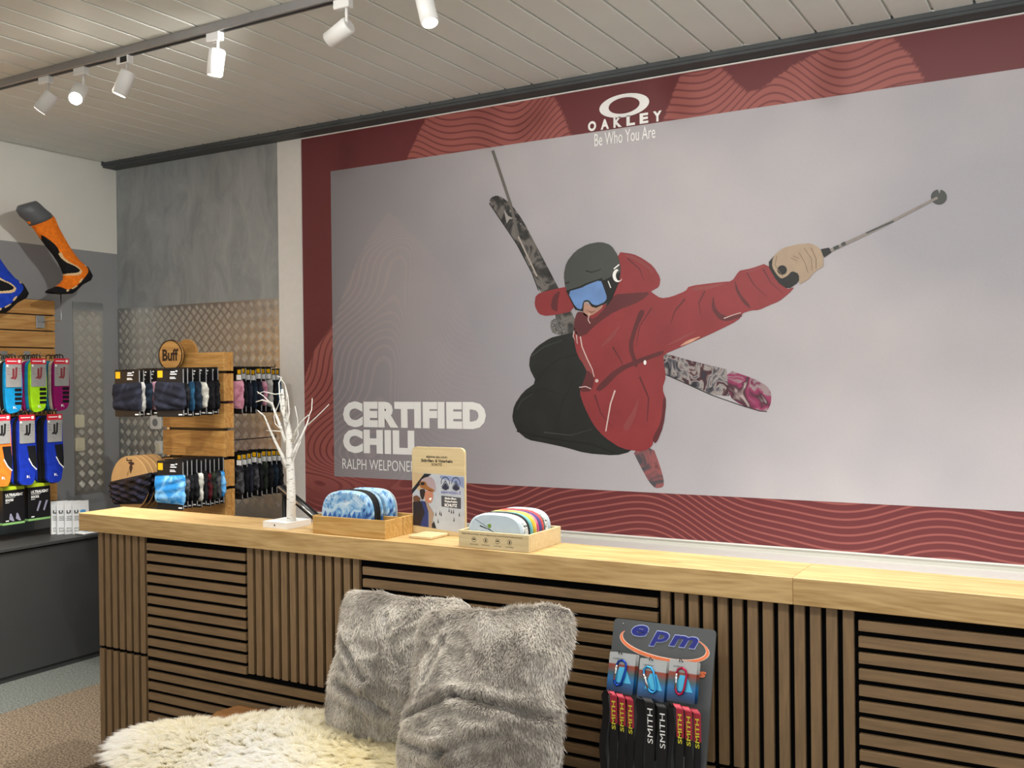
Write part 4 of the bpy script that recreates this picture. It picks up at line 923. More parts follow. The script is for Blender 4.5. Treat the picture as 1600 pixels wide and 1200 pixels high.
def birch():
    m, t, b = newmat('birch_bark'); b.inputs['Roughness'].default_value = .7
    tc = t.nodes.new('ShaderNodeTexCoord'); mp = t.nodes.new('ShaderNodeMapping'); mp.inputs['Scale'].default_value = (18, 18, 90); t.links.new(tc.outputs['Object'], mp.inputs[0])
    n = t.nodes.new('ShaderNodeTexNoise'); n.inputs['Scale'].default_value = 2; n.inputs['Detail'].default_value = 3; t.links.new(mp.outputs[0], n.inputs['Vector'])
    rp = t.nodes.new('ShaderNodeValToRGB'); e = rp.color_ramp.elements; e[0].position = .3; e[0].color = srgb('8d8a82'); e[1].position = .42; e[1].color = srgb('eceae4')
    t.links.new(n.outputs['Fac'], rp.inputs[0]); t.links.new(rp.outputs[0], b.inputs['Base Color'])
    bp = t.nodes.new('ShaderNodeBump'); bp.inputs['Strength'].default_value = .4; bp.inputs['Distance'].default_value = .002; t.links.new(n.outputs['Fac'], bp.inputs['Height']); t.links.new(bp.outputs[0], b.inputs['Normal']); return m
M['birch'] = birch()
def TP(l, dy0=0, dy1=0):
    n = len(l); return [hY(a, b, YT+dy0+(dy1-dy0)*i/max(1, n-1)) for i, (a, b) in enumerate(l)]
base_pt = TP([(456, 812)])[0]; 
tp_ = TP([(455, 806), (455, 770), (454, 735), (453, 705), (452, 680), (447, 655), (443, 630), (441, 608)], 0, .02); tp_[0].z = CT+.022
obj('trunk', MB().tube(tp_, [.017, .0155, .0145, .0135, .012, .010, .007, .004], 14), M['birch'], bt)
br = [([(450, 735), (441, 712), (430, 690), (422, 672), (413, 650), (402, 641)], .007, 0, -.06), ([(446, 690), (438, 665), (430, 645), (425, 630), (410, 625), (400, 628)], .0065, 0, .05),
      ([(456, 715), (462, 700), (472, 680), (480, 662), (483, 652)], .0065, 0, .04), ([(456, 690), (463, 672), (472, 658), (482, 648)], .005, 0, -.05),
      ([(482, 652), (487, 640), (488, 622)], .0025, .04, .05), ([(481, 664), (494, 652), (514, 632)], .0028, .02, .0), ([(425, 632), (412, 619), (402, 612)], .0025, .03, .03),
      ([(447, 660), (440, 640), (437, 615), (436, 598), (440, 590), (433, 588)], .004, 0, .04), ([(446, 650), (448, 620), (445, 600), (439, 592)], .003, 0, -.03),
      ([(446, 672), (452, 645), (450, 620), (446, 603)], .004, 0, .03), ([(440, 672), (430, 662), (428, 650), (436, 630), (437, 625)], .0022, 0, .02), ([(439, 674), (425, 673), (416, 673)], .0022, 0, .02),
      ([(441, 615), (430, 616), (412, 612), (403, 615)], .0025, .02, .05), ([(440, 640), (446, 628), (454, 640)], .002, .01, .03), ([(455, 700), (466, 680), (465, 655), (461, 635)], .0022, .01, .05), ([(458, 720), (463, 705), (470, 690)], .0035, 0, .05)]
for l, r0, d0, d1 in br:
    n = len(l); obj('branch', MB().tube(TP(l, d0*.5, d1), [max(.0012, r0*(1-.75*i/(n-1))) for i in range(n)], 7), M['birch'], bt)
# ---- goggle cover shapes
def cover(Mt, wd, ht, th, m, label, group, pic=None, rim=True):
    t = thing('goggle_cover', label, 'goggle cover', M=Mt, group=group)
    o = [(-wd/2, 0), (wd/2, 0)]+[(wd/2*math.copysign(abs(math.cos(a))**.62, math.cos(a)), ht*.35+ht*.65*abs(math.sin(a))**.75) for a in np.linspace(0, PI, 22)]
    mb = MB(); n = len(o)
    lay = [(0, .93), (th*.25, 1), (th*.75, 1), (th, .93)]
    vs = [((x)*s, -y, .002+(z-.002)*(.96+.04*s if s == 1 else .965)) for y, s in lay for x, z in o]
    fs = [tuple(range(n))[::-1], tuple(3*n+i for i in range(n))]+[(j*n+i, j*n+(i+1) % n, (j+1)*n+(i+1) % n, (j+1)*n+i) for j in range(3) for i in range(n)]
    mb.add(vs, fs); obj('padded_shell', mb, m, t, local=True)
    if pic: pic(t, th, wd, ht)
    return t
pal = {'ice': swirl('cover_ice_print', ['123c80', '6fa2cf', 'b8d2e4', '2f68a8'], 22, 1.5), 'dark': mat('cover_black', '0e0f12', .5, var=.2), 'paleblue': swirl('cover_pale_blue', ['5f97c4', 'a8c8de', '2a5a90'], 14, 1.2), 'whitegrey': mat('cover_white_grey', 'b4c2cb', .5, var=.06),
       'marble': swirl('cover_black_white', ['0b0b0c', 'f0f0ee', '151515'], 30, 2.5), 'aqua': mat('cover_aqua', '6cb0b0', .5), 'yellow': mat('cover_yellow', 'c9a520', .5), 'rainbow': swirl('cover_peach', ['cc7f4a', 'd8bc66', '62a4a8'], 12, .5), 'pink': swirl('cover_pink', ['b83a70', 'd88098', '3a1c40'], 25, 1), 'purple': mat('cover_purple', '4a3f7a', .5), 'darkgreen': swirl('cover_dark_green', ['14201c', '5c7a70', 'c8d4d0'], 30, 2), 'coral': mat('cover_coral', 'c44c4c', .5)}
def pic_mount(t, th, wd, ht):
    # printed sun rays and mountain peaks
    mb = MB()
    for k in range(7):
        a = .6+.32*k; mb.prism([(0, 0), (.002*math.cos(a)+.02*math.cos(a), .02*math.sin(a)), (.02*math.cos(a+.08), .02*math.sin(a+.08))], (0, -th-.0002, ht*.66), X_, Z_, -Y_, .0002)
    obj('sun_print', mb, M['whitep'], t, local=True)
    mb = MB()
    for k in range(9):
        x = -wd*.42+wd*.1*k; h = random.uniform(.01, .028)
        mb.prism([(-.011, 0), (.011, 0), (.002, h)], (x, -th-.0002-.00005*k, ht*.36), X_, Z_, -Y_, .0002)
    obj('peaks_print', mb, mat('cover_peaks_blue', '2b5fa8', .5), t, local=True)
def pic_line(t, th, wd, ht):
    mb = MB().prism(stroke([(-wd*.38, ht*.82), (-wd*.15, ht*.6), (.0, ht*.42)], .0012), (0, -th-.0002, 0), X_, Z_, -Y_, .0002).prism(stroke([(-wd*.28, ht*.62), (-wd*.1, ht*.52), (wd*.02, ht*.42)], .0035, .001), (0, -th-.0002, 0), X_, Z_, -Y_, .0002)
    obj('skier_print', mb, M['iconb'], t, local=True)
    obj('skier_print', MB().prism([(0, 0), (.010, .002), (.012, -.008), (.004, -.012), (-.002, -.004)], (-wd*.13, -th-.0004, ht*.68), X_, Z_, -Y_, .0002), mat('print_green', '6a8a2a', .5), t, local=True)
# box A (bamboo tray)
def tray(x0, x1, y0, y1, h, m, name, label, th=.006, notch=None):
    t = thing(name, label, 'box', ((x0+x1)/2, (y0+y1)/2, CT))
    obj('front_panel', MB().box(x0, x1, y0, y0+th, CT, CT+h, 0, .0008), m, t)
    obj('rear_panel', MB().box(x0, x1, y1-th, y1, CT, CT+h, 0, .0008), m, t)
    for x in (x0, x1-th): obj('side_panel', MB().box(x, x+th, y0+th, y1-th, CT, CT+h, 0, .0008), m, t)
    obj('bottom_panel', MB().box(x0+th, x1-th, y0+th, y1-th, CT, CT+.004), m, t)
    return t
bxA = tray(-2.290, -1.983, 2.567, 2.665, .060, M['bamboo'], 'storage_tray', 'bamboo tray holding blue and black goggle covers beside the birch lamp')
obj('side_panel', MB().box(-1.995, -1.983, 2.668, 2.755, CT, CT+.060, 0, .0008), M['bamboo'], bxA); obj('rear_panel', MB().box(-2.290, -1.995, 2.749, 2.755, CT, CT+.060, 0, .0008), M['bamboo'], bxA); obj('side_panel', MB().box(-2.290, -2.284, 2.668, 2.749, CT, CT+.060, 0, .0008), M['bamboo'], bxA)
a = hY(505, 790, 2.59); b = hY(581, 790, 2.59); zt = hY(542, 768, 2.59).z
seqA = ['ice', 'paleblue', 'dark', 'dark', 'dark', 'paleblue', 'paleblue', 'ice', 'paleblue', 'whitegrey']
namA = {'ice': 'blue mountain print', 'paleblue': 'pale blue', 'dark': 'black', 'whitegrey': 'pale grey'}
ysA = [2.587, 2.600, 2.613, 2.626, 2.639, 2.654, 2.686, 2.700, 2.714, 2.728]
for i, c in enumerate(seqA):
    Mt = Matrix.Translation(((a.x+b.x)/2+.003*math.sin(i), ysA[i], CT+.0045)) @ Matrix.Rotation(-.05, 4, 'X')
    cover(Mt, b.x-a.x, zt-CT-.004+.002*math.sin(i*2), .0105, pal[c], f'{namA[c]} padded goggle cover, {ORD[i]} from the front in the bamboo tray', 'goggle covers in the bamboo tray', pic_mount if i == 0 else None)
bxB = tray(-1.692, -1.444, 2.558, 2.763, .052, M['ply'], 'storage_tray', 'pale plywood tray printed with pictograms, holding colourful goggle covers', .007)
ic = MB(); text(ic, 'Skibrillenschutz www.alpine-sju.com/Visierhelmschutz', (-1.68, 2.5577, CT+.039), X_, Z_, w=.215, h=.006, bold=.01)
for k in range(4):
    cx = -1.636+.042*k; ring(ic, circle(0, 0, .008, n=16), circle(0, 0, .0068, n=16), (cx, 2.5577, CT+.026), X_, Z_)
    ic.prism([(-.005, -.001), (.005, -.001), (.004, .003), (-.004, .003)] if k % 2 == 0 else [(-.003, -.004), (.003, -.004), (.002, .005), (-.001, .005)], (cx, 2.5579, CT+.026), X_, Z_, -Y_, .0002)
    text(ic, ['BESCHLAGFREI', 'KRATZSCHUTZ', 'WASCHBAR', 'FLEXIBEL'][k], (cx-.014, 2.5577, CT+.010), X_, Z_, w=.028, h=.0035)
obj('pictogram_lettering', ic, mat('burnt_print', '3b2c1c', .7), bxB)
seqB = ['whitegrey', 'marble', 'marble', 'dark', 'aqua', 'yellow', 'rainbow', 'pink', 'purple', 'coral', 'darkgreen', 'marble', 'whitegrey']
namB = {'whitegrey': 'white', 'marble': 'black and white patterned', 'dark': 'black', 'aqua': 'aqua', 'yellow': 'yellow', 'rainbow': 'peach striped', 'pink': 'pink patterned', 'purple': 'purple', 'coral': 'coral', 'darkgreen': 'dark green patterned'}
a = hY(735, 830, 2.585); b = hY(820, 830, 2.585); zt = hY(775, 803, 2.585).z
for i, c in enumerate(seqB):
    Mt = Matrix.Translation(((a.x+b.x)/2+.002*math.sin(i*1.7), 2.581+.0138*i, CT+.0045)) @ Matrix.Rotation(-.05, 4, 'X')
    cover(Mt, b.x-a.x, zt-CT-.004+.002*math.sin(i*2.3), .0115, pal[c], f'{namB[c]} padded goggle cover, {ORD[i] if i < 12 else "rearmost, last"} from the front in the plywood tray' if i < 12 else 'white padded goggle cover at the very back of the plywood tray', 'goggle covers in the plywood tray', pic_line if i == 0 else None)
# ---- sign board
SYD = 2.722
a = hY(645, 830, SYD); b = hY(727, 832, SYD); top = hY(685, 699, SYD).z; H = top-CT; Wd = b.x-a.x
sb = thing('sign_board', 'upright plywood sign board with rounded corners and a printed winter picture', 'sign', ((a.x+b.x)/2, SYD, CT))
obj('board', MB().prism(rrect(0, Wd, 0, H, .018, 5, (1, 1, 0, 0)), (a.x, SYD, CT), X_, Z_, Y_, .010), M['ply'], sb)
obj('foot', MB().box(a.x+.055, a.x+.145, SYD-.10, SYD-.001, CT, CT+.010, 0, .002), M['ply'], sb)
tx = MB(); cx = a.x+Wd*.48
text(tx, 'alpine-sju.com', (cx, SYD-.0005, CT+H*.868), X_, Z_, w=Wd*.4, h=.011, bold=.02, center=True)
text(tx, 'Skibrillen- & Visierhelm', (cx, SYD-.0005, CT+H*.828), X_, Z_, w=Wd*.6, h=.010, bold=.03, center=True)
text(tx, 'SCHUTZ', (cx, SYD-.0005, CT+H*.788), X_, Z_, w=Wd*.2, h=.0085, bold=.02, center=True)
obj('sign_lettering', tx, mat('sign_print_dark', '2a2420', .7), sb)
def S_(l): return [(a.x+(u-20)/735*Wd, CT+(1-(v-60)/1110)*H) for u, v in l]
def spoly(name, pts, m, lay, sm=0):
    pts = smooth(pts, sm) if sm else pts
    mb = MB(); mb.add([(x, SYD-.0004-.00025*lay, z) for x, z in S_(pts)], [tuple(range(len(pts)))]); return obj(name, mb, m, sb)
cc = lambda n, c: mat('sign_'+n, c, .5, var=.05)
spoly('picture', [(28, 390), (750, 410), (752, 1125), (32, 1070)], cc('snow', 'b2b8c0'), 1)
spoly('picture_sky', [(28, 390), (190, 398), (150, 640), (28, 560)], cc('warm_sky', 'c2a880'), 2)
spoly('picture_hill', [(420, 415), (745, 425), (745, 560), (560, 480), (420, 450)], cc('hill', '8490b4'), 2)
spoly('picture_strap', [(20, 610), (130, 480), (200, 400), (300, 402), (210, 470), (100, 580), (20, 670)], cc('black', '17161a'), 3)
spoly('picture_helmet', [(140, 560), (150, 480), (230, 440), (300, 440), (350, 500), (360, 600), (330, 630), (260, 590), (150, 590)], cc('helmet', 'a89498'), 4, 1)
spoly('picture_goggles', [(130, 500), (220, 500), (240, 560), (340, 600), (330, 630), (200, 600), (135, 580)], cc('orange', '96602e'), 5, 1)
spoly('picture_goggle_lens', [(140, 515), (200, 510), (205, 545), (150, 552)], cc('dark', '1a1a1e'), 6, 1)
spoly('picture_face', [(200, 640), (250, 600), (315, 620), (322, 690), (300, 760), (260, 780), (200, 740)], cc('face', 'b87c62'), 5, 1)
spoly('picture_hair', [(130, 600), (215, 600), (190, 720), (160, 740), (135, 680)], cc('hair', '2a1c18'), 6, 1)
spoly('picture_smile', [(262, 712), (300, 700), (290, 735), (268, 735)], M['whitep'], 6)
spoly('picture_fur', [(35, 700), (90, 680), (150, 720), (120, 760), (40, 770)], cc('fur', '6a452e'), 7, 1)
spoly('picture_jacket', [(32, 770), (110, 745), (180, 770), (230, 900), (240, 1080), (32, 1068)], cc('jacket', '231c20'), 6)
spoly('picture_coat', [(150, 745), (210, 760), (250, 880), (250, 1082), (130, 1075), (200, 900)], cc('blue', '26346e'), 7)
spoly('picture_scarf', [(190, 740), (240, 770), (330, 900), (310, 980), (300, 1085), (255, 1082), (260, 900)], cc('scarf', '9c8472'), 7)
spoly('picture_arm', [(300, 1040), (330, 1000), (360, 1088), (300, 1086)], cc('black', '17161a'), 8)
lgm = cc('logo_dark', '2a2c40')
for k in range(2):
    cx_ = 492+146*k
    mb = MB(); 
    po = S_([(cx_+62*math.cos(q), 505-78*math.sin(q)) for q in np.linspace(-.2, PI+.2, 24)]); pi_ = S_([(cx_+54*math.cos(q), 505-68*math.sin(q)) for q in np.linspace(-.2, PI+.2, 24)])
    mb.add([(x, SYD-.0004-.00025*3, z) for x, z in po+pi_[::-1]], [tuple(range(48))]); obj('logo_arc', mb, lgm, sb)
    spoly('logo_peak', [(cx_, 500), (cx_+52, 575), (cx_, 600), (cx_-52, 575)], lgm, 3); spoly('logo_peak', [(cx_-55, 560), (cx_, 468), (cx_+55, 560), (cx_+45, 562), (cx_, 486), (cx_-45, 562)], lgm, 3)
spoly('picture_label', [(433, 668), (703, 682), (702, 822), (434, 806)], cc('label_grey', '4a4b50'), 3)
tx = MB()
def st(s, u0, u1, v0, v1, mb, bold=.02):
    p0, p1 = S_([(u0, v1), (u1, v0)]); text(mb, s, (p0[0], SYD-.0004-.00025*5, p0[1]), X_, Z_, w=p1[0]-p0[0], h=p1[1]-p0[1], bold=bold)
st('Skibrillen', 482, 640, 685, 712, tx); st('Visierhelm', 476, 652, 722, 750, tx); st('SCHUTZ', 478, 652, 765, 802, tx, .03); obj('label_lettering', tx, M['whitep'], sb)
tx = MB(); st('alpine|sju.2', 430, 705, 600, 650, tx, 0); obj('logo_lettering', tx, cc('logo_blue', '4a55a8'), sb)
tr_ = MB()
for u_, v_ in ((385, 985), (410, 880), (355, 895), (600, 850), (605, 950), (572, 850), (680, 880), (540, 835), (430, 890)):
    p = S_([(u_-8, v_+35), (u_+8, v_+35), (u_, v_-25)]); tr_.add([(x, SYD-.0004-.00025*3, z) for x, z in p], [(0, 1, 2)])
o = obj('picture_skiers', tr_, cc('black', '17161a'), sb, kind='stuff')
# ================================================================== BENCH, SHEEPSKIN, CUSHIONS
M['benchwood'] = wood('bench_pine', '5a3a1a', '84592c', 'X', 1.0, .45)
be = thing('bench', 'brown wooden bench in front of the counter, mostly hidden by sheepskin and cushions', 'bench', (-1.75, 2.2, 0))
obj('seat', MB().prism([(-1.2, 2.49), (-2.56, 2.49), (-2.58, 2.40), (-2.48, 2.2), (-2.34, 2.02), (-2.2, 1.93), (-1.2, 1.90)], (0, 0, .395), X_, Y_, Z_, .037), M['benchwood'], be)
for x in (-2.20, -1.30):
    for y in (1.97, 2.45): obj('leg', MB().box(x-.03, x+.03, y-.03, y+.03, 0, .3945, 0, .004), M['benchwood'], be)
obj('apron', MB().box(-2.20, -1.30, 2.44, 2.47, .33, .3948, 0, .003), M['benchwood'], be)
def arr_mesh(name, V, Fq, attrs, m, tri=False):
    me = bpy.data.meshes.new(name); k = 3 if tri else 4
    me.vertices.add(len(V)); me.vertices.foreach_set('co', V.astype(np.float32).ravel())
    me.loops.add(Fq.size); me.loops.foreach_set('vertex_index', Fq.astype(np.int32).ravel())
    me.polygons.add(len(Fq)); me.polygons.foreach_set('loop_start', (np.arange(len(Fq))*k).astype(np.int32)); me.polygons.foreach_set('loop_total', np.full(len(Fq), k, np.int32))
    for nm, a in attrs.items():
        at = me.attributes.new(nm, 'FLOAT', 'POINT'); at.data.foreach_set('value', a.astype(np.float32).ravel())
    me.update(calc_edges=True); me.validate(); me.materials.append(m)
    me.polygons.foreach_set('use_smooth', [True]*len(me.polygons)); return me
def blades(Pt, D, L, W, bend, seg=3):
    """curved tapering strands: Pt roots, D unit directions, L lengths, W widths, bend vectors"""
    n = len(Pt); side = np.cross(D, rng.normal(size=(n, 3))); side /= np.linalg.norm(side, axis=1, keepdims=True)+1e-9
    V = []; A = []
    for s in range(seg+1):
        u = s/seg; c = Pt+D*(L*u)[:, None]+bend*(L*u*u)[:, None]; wd = (W*(1-u**1.5*.93))[:, None]*side
        V += [c-wd, c+wd]; A += [np.full(n, u)]*2
    V = np.stack(V, 1).reshape(-1, 3); A = np.stack(A, 1).ravel(); k = 2*(seg+1)
    b = (np.arange(n)*k)[:, None]
    Fq = np.concatenate([np.stack([b[:, 0]+2*s, b[:, 0]+2*s+1, b[:, 0]+2*s+3, b[:, 0]+2*s+2], 1) for s in range(seg)])
    return V, Fq, A, np.repeat(rng.random(n), k)
def vnoise(Pq, sc, seed=0):
    r = np.random.default_rng(seed); o = np.zeros(len(Pq))
    for i in range(10):
        d = r.normal(size=3); d /= np.linalg.norm(d); o += np.sin((Pq@d)*sc*(.6+.9*r.random())+r.random()*6.28)
    return o/5
def furmat(name, root, tip, alt, trans=.3):
    m, t, b = newmat(name); b.inputs['Roughness'].default_value = .8; b.inputs['Specular IOR Level'].default_value = .15; b.inputs['Sheen Weight'].default_value = .2
    a = attr(t, 'tip'); r_ = attr(t, 'rnd'); s_ = attr(t, 'tone')
    rp = t.nodes.new('ShaderNodeValToRGB'); rp.color_ramp.elements[0].color = srgb(root); rp.color_ramp.elements[1].color = srgb(tip); rp.color_ramp.elements[1].position = .8
    t.links.new(a, rp.inputs[0])
    mx = t.nodes.new('ShaderNodeMix'); mx.data_type = 'RGBA'; mx.inputs[7].default_value = srgb(alt); t.links.new(s_, mx.inputs[0]); t.links.new(rp.outputs[0], mx.inputs[6])
    k = t.nodes.new('ShaderNodeMapRange'); k.inputs[3].default_value = .9; k.inputs[4].default_value = 1.05; t.links.new(r_, k.inputs[0])
    vm = t.nodes.new('ShaderNodeVectorMath'); vm.operation = 'SCALE'; t.links.new(mx.outputs[2], vm.inputs[0]); t.links.new(k.outputs[0], vm.inputs['Scale'])
    t.links.new(vm.outputs[0], b.inputs['Base Color'])
    tr_n = t.nodes.new('ShaderNodeBsdfTranslucent'); t.links.new(vm.outputs[0], tr_n.inputs[0]); ms = t.nodes.new('ShaderNodeMixShader'); ms.inputs[0].default_value = trans
    t.links.new(b.outputs[0], ms.inputs[1]); t.links.new(tr_n.outputs[0], ms.inputs[2]); t.links.new(ms.outputs[0], t.nodes['Material Output'].inputs['Surface']); return m
# ---- sheepskin: hide plus wool locks
ZS = .433
edge = [hZ(*p, .485) for p in ((240, 1222), (190, 1190), (172, 1165), (176, 1148), (198, 1130), (240, 1117), (300, 1111), (340, 1117), (360, 1113), (395, 1108), (450, 1106), (520, 1107), (610, 1110))]
out = [(q.x, q.y) for q in edge]+[(-1.42, 2.34), (-1.36, 2.1), (-1.5, 1.93), (-1.9, 1.86), (-2.1, 1.85)]
cxy = np.mean(out, 0); out = [((x-cxy[0])*.965+cxy[0], (y-cxy[1])*.97+cxy[1]) for x, y in out]
out = smooth(out, 1)
OP = np.array(out)
hid = MB(); hid.prism(out[::-1] if False else out, (0, 0, ZS), X_, Y_, Z_, .012)
sk = obj('sheepskin', hid, mat('hide_cream', 'e6dcc0', .9), None, 'cream white long-wool sheepskin lying over the left end of the bench', 'sheepskin')
cand = np.stack([rng.uniform(OP[:, 0].min(), OP[:, 0].max(), 190000), rng.uniform(OP[:, 1].min(), OP[:, 1].max(), 190000)], 1)
ins = poly_mask([tuple(p) for p in out], cand[:, 0], cand[:, 1]); cand = cand[ins]
seg_a = OP; seg_b = np.roll(OP, -1, 0)
def edist(p):
    d = np.full(len(p), 9.); g = np.zeros((len(p), 2))
    for a, b in zip(seg_a, seg_b):
        ab = b-a; u = np.clip(((p-a)@ab)/(ab@ab+1e-9), 0, 1); c = a+u[:, None]*ab; dd = np.linalg.norm(p-c, axis=1)
        k = dd < d; d[k] = dd[k]; g[k] = (c-p)[k]/(dd[k][:, None]+1e-6)
    return d, g
ed, eg = edist(cand)
# clumps: strands share the lean of their clump centre
nc = 2600; cc_ = cand[rng.integers(0, len(cand), nc)]; cl = rng.normal(size=(nc, 2))*.30+np.stack([vnoise(np.c_[cc_, cc_[:, 0]*0], 12, 31), vnoise(np.c_[cc_, cc_[:, 0]*0], 12, 32)], 1)*.5
grid = {}
idx = np.zeros(len(cand), int)
for s in range(0, len(cand), 4000):
    d2 = ((cand[s:s+4000, None, :]-cc_[None])**2).sum(2); idx[s:s+4000] = d2.argmin(1)
lean = cl[idx]+np.array([-.35, -.95]); w_e = np.exp(-ed/.05)
lean = lean*(1-w_e[:, None])+eg*1.5*w_e[:, None]+rng.normal(size=lean.shape)*.10+(cc_[idx]-cand)*5
D = np.concatenate([lean, np.full((len(cand), 1), .95)], 1); D /= np.linalg.norm(D, axis=1, keepdims=True)
zz = ZS+.012+.022*np.clip(ed/.07, 0, 1)+.012*vnoise(np.concatenate([cand, cand[:, :1]*0], 1), 14, 3)*np.clip(ed/.07, 0, 1)
Pt = np.concatenate([cand, np.maximum(zz, ZS+.008)[:, None]], 1)
L = .042+.018*rng.random(len(cand)); bend = np.concatenate([cl[idx]*.45, np.full((len(cand), 1), -.35)], 1)
V, Fq, A, Rn = blades(Pt, D, L, np.full(len(cand), .0011), bend)
tone = np.repeat(np.clip(.5+.9*vnoise(Pt, 9, 8), 0, 1)*.8, 8)
V[:, 2] = np.maximum(V[:, 2], ZS+.001) if False else V[:, 2]
me = arr_mesh('wool', V, Fq, dict(tip=A, rnd=Rn, tone=tone), furmat('sheep_wool', 'fbf5de', 'ffffff', 'fff8dc', .6))
o = bpy.data.objects.new('wool', me); COL.objects.link(o); o.parent = sk; o['kind'] = 'stuff'
# ---- fur cushions
def cushion(Mt, Wd, H, T, label, seed, creases, nb=75000):
    t = thing('fur_cushion', label, 'cushion', M=Mt, group='grey fur cushions on the bench')
    n = 91; us = np.linspace(-1, 1, n); U, Vv = np.meshgrid(us, us)
    def surf(U, Vv, side):
        e = np.clip((1-np.abs(U)**3), 0, 1)**.5*np.clip((1-np.abs(Vv)**3), 0, 1)**.5
        pinch = 1-.06*(1-U**2)*np.abs(Vv)**2; px = U*Wd/2*(1-.045*(1-Vv**2)+.016*np.sin(Vv*5+seed)+.008*np.sin(Vv*13+seed)); pz = Vv*H/2*(1-.06*(1-U**2)+.015*np.sin(U*6+seed)+.008*np.sin(U*15+seed*2))
        Pq = np.stack([U.ravel()*Wd/2, np.zeros(U.size)+side, Vv.ravel()*H/2], 1)
        w1 = vnoise(Pq, 20, seed).reshape(U.shape); w2 = vnoise(Pq+w1.ravel()[:, None]*.05, 42, seed+1).reshape(U.shape)
        wr = -.016*(np.abs(w1)**.6)-.009*np.abs(w2)**.7
        for (u0, v0, u1, v1, wd, dp) in creases:
            a = np.array([u0, v0]); b = np.array([u1, v1]); ab = b-a
            q = np.stack([U-u0, Vv-v0], -1); s = np.clip((q@ab)/(ab@ab), 0, 1); d = q-s[..., None]*ab; dist = np.linalg.norm(d, axis=-1); sg = np.sign(d[..., 1])
            wr = wr-dp*np.exp(-(dist/wd)**2)+dp*.55*np.exp(-((dist-wd*2.0)/(wd*1.1))**2)*(1 if side > 0 else 1)
        px = px*(1-.07*np.abs(Vv)**7); pz = pz*(1-.07*np.abs(U)**7)
        y = -(T/2*e+wr*np.clip(e*1.6, 0, 1))*side
        return np.stack([px.ravel(), y.ravel(), pz.ravel()], 1)
    Vf = surf(U, Vv, 1); Vb = surf(U, Vv, -1)
    i = (np.arange(n-1)[None, :]+n*np.arange(n-1)[:, None]).ravel()
    Ff = np.stack([i, i+1, i+n+1, i+n], 1); Fb = np.stack([i, i+n, i+n+1, i+1], 1)+n*n
    Pall = np.concatenate([Vf, Vb])
    base = arr_mesh('cushion_body', Pall, np.concatenate([Ff, Fb]), {}, mat('cushion_skin', '8c8a87', .95, var=.2, scale=40))
    o = bpy.data.objects.new('cushion_body', base); COL.objects.link(o); o.parent = t
    # pile on the front, the rim and a little of the back
    uu = rng.uniform(-1, 1, nb); vv = rng.uniform(-1, 1, nb)
    def samp(G, u, v):
        fu = (u+1)/2*(n-1); fv = (v+1)/2*(n-1); a = np.clip(fu.astype(int), 0, n-2); b = np.clip(fv.astype(int), 0, n-2); x = (fu-a)[:, None]; y = (fv-b)[:, None]; G = G.reshape(n, n, 3)
        return G[b, a]*(1-x)*(1-y)+G[b, a+1]*x*(1-y)+G[b+1, a]*(1-x)*y+G[b+1, a+1]*x*y
    side = np.where(rng.random(nb) < .8, 1, -1)
    h = .02
    P0 = np.where(side[:, None] > 0, samp(Vf, uu, vv), samp(Vb, uu, vv))
    cl1 = np.clip(uu+h, -1, 1); cl2 = np.clip(vv+h, -1, 1); cm1 = np.clip(uu-h, -1, 1); cm2 = np.clip(vv-h, -1, 1)
    dU = np.where(side[:, None] > 0, samp(Vf, cl1, vv)-samp(Vf, cm1, vv), samp(Vb, cl1, vv)-samp(Vb, cm1, vv)); dV = np.where(side[:, None] > 0, samp(Vf, uu, cl2)-samp(Vf, uu, cm2), samp(Vb, uu, cl2)-samp(Vb, uu, cm2))
    Nn = np.cross(dU, dV)*side[:, None]; Nn /= np.linalg.norm(Nn, axis=1, keepdims=True)+1e-9
    Nn = np.where((Nn[:, 1]*side > 0)[:, None], -Nn, Nn) 
    Tn = -dV/(np.linalg.norm(dV, axis=1, keepdims=True)+1e-9); Un = dU/(np.linalg.norm(dU, axis=1, keepdims=True)+1e-9)
    ang = vnoise(P0, 22, seed+5)*1.1
    dirn = Tn*np.cos(ang)[:, None]+Un*np.sin(ang)[:, None]
    rim = np.clip((np.maximum(np.abs(uu), np.abs(vv))-.9)/.1, 0, 1)
    lift = .5+.5*np.clip(vnoise(P0, 45, seed+7), -1, 1)+rim*.4
    D = dirn+Nn*lift[:, None]+rng.normal(size=P0.shape)*.2; D /= np.linalg.norm(D, axis=1, keepdims=True)
    L = (.009+.010*rng.random(nb))*(1+.5*rim)
    V, Fq, A, Rn = blades(P0, D, L, np.full(nb, .0010), -Nn*.2, seg=2)
    tn = np.clip(.5+.75*vnoise(P0, 38, seed+9)+.35*vnoise(P0, 110, seed+4), 0, 1)*.75
    me = arr_mesh('fur_pile', V, Fq, dict(tip=A, rnd=Rn, tone=np.repeat(tn, 6)), FUR)
    o = bpy.data.objects.new('fur_pile', me); COL.objects.link(o); o.parent = t; o['kind'] = 'stuff'
    # seam cord round the rim
    rimp = [Vector(Vf[j]) for j in list(range(n))+[n*k+n-1 for k in range(1, n)]+[n*(n-1)+k for k in range(n-2, -1, -1)]+[n*k for k in range(n-2, 0, -1)]]
    mb = MB(); mb.tube(rimp+[rimp[0]], .0035, 6, caps=False); obj('seam', mb, mat('cushion_seam', 'a9a6a2', .9), t, local=True)
    return t
FUR = furmat('cushion_fur', 'a59d93', 'fffaf1', 'aea69c', .38)
def lean_matrix(bl, br, tl, extra=0):
    """frame from bottom-left, bottom-right and top-left corners"""
    x = (br-bl).normalized(); z = (tl-bl); z = (z-x*z.dot(x)).normalized(); y = z.cross(x)
    c = (bl+br)/2+z*((tl-bl).length/2)
    m = Matrix((x, y, z)).transposed().to_4x4(); m.translation = c; return m, (br-bl).length, (tl-bl).length
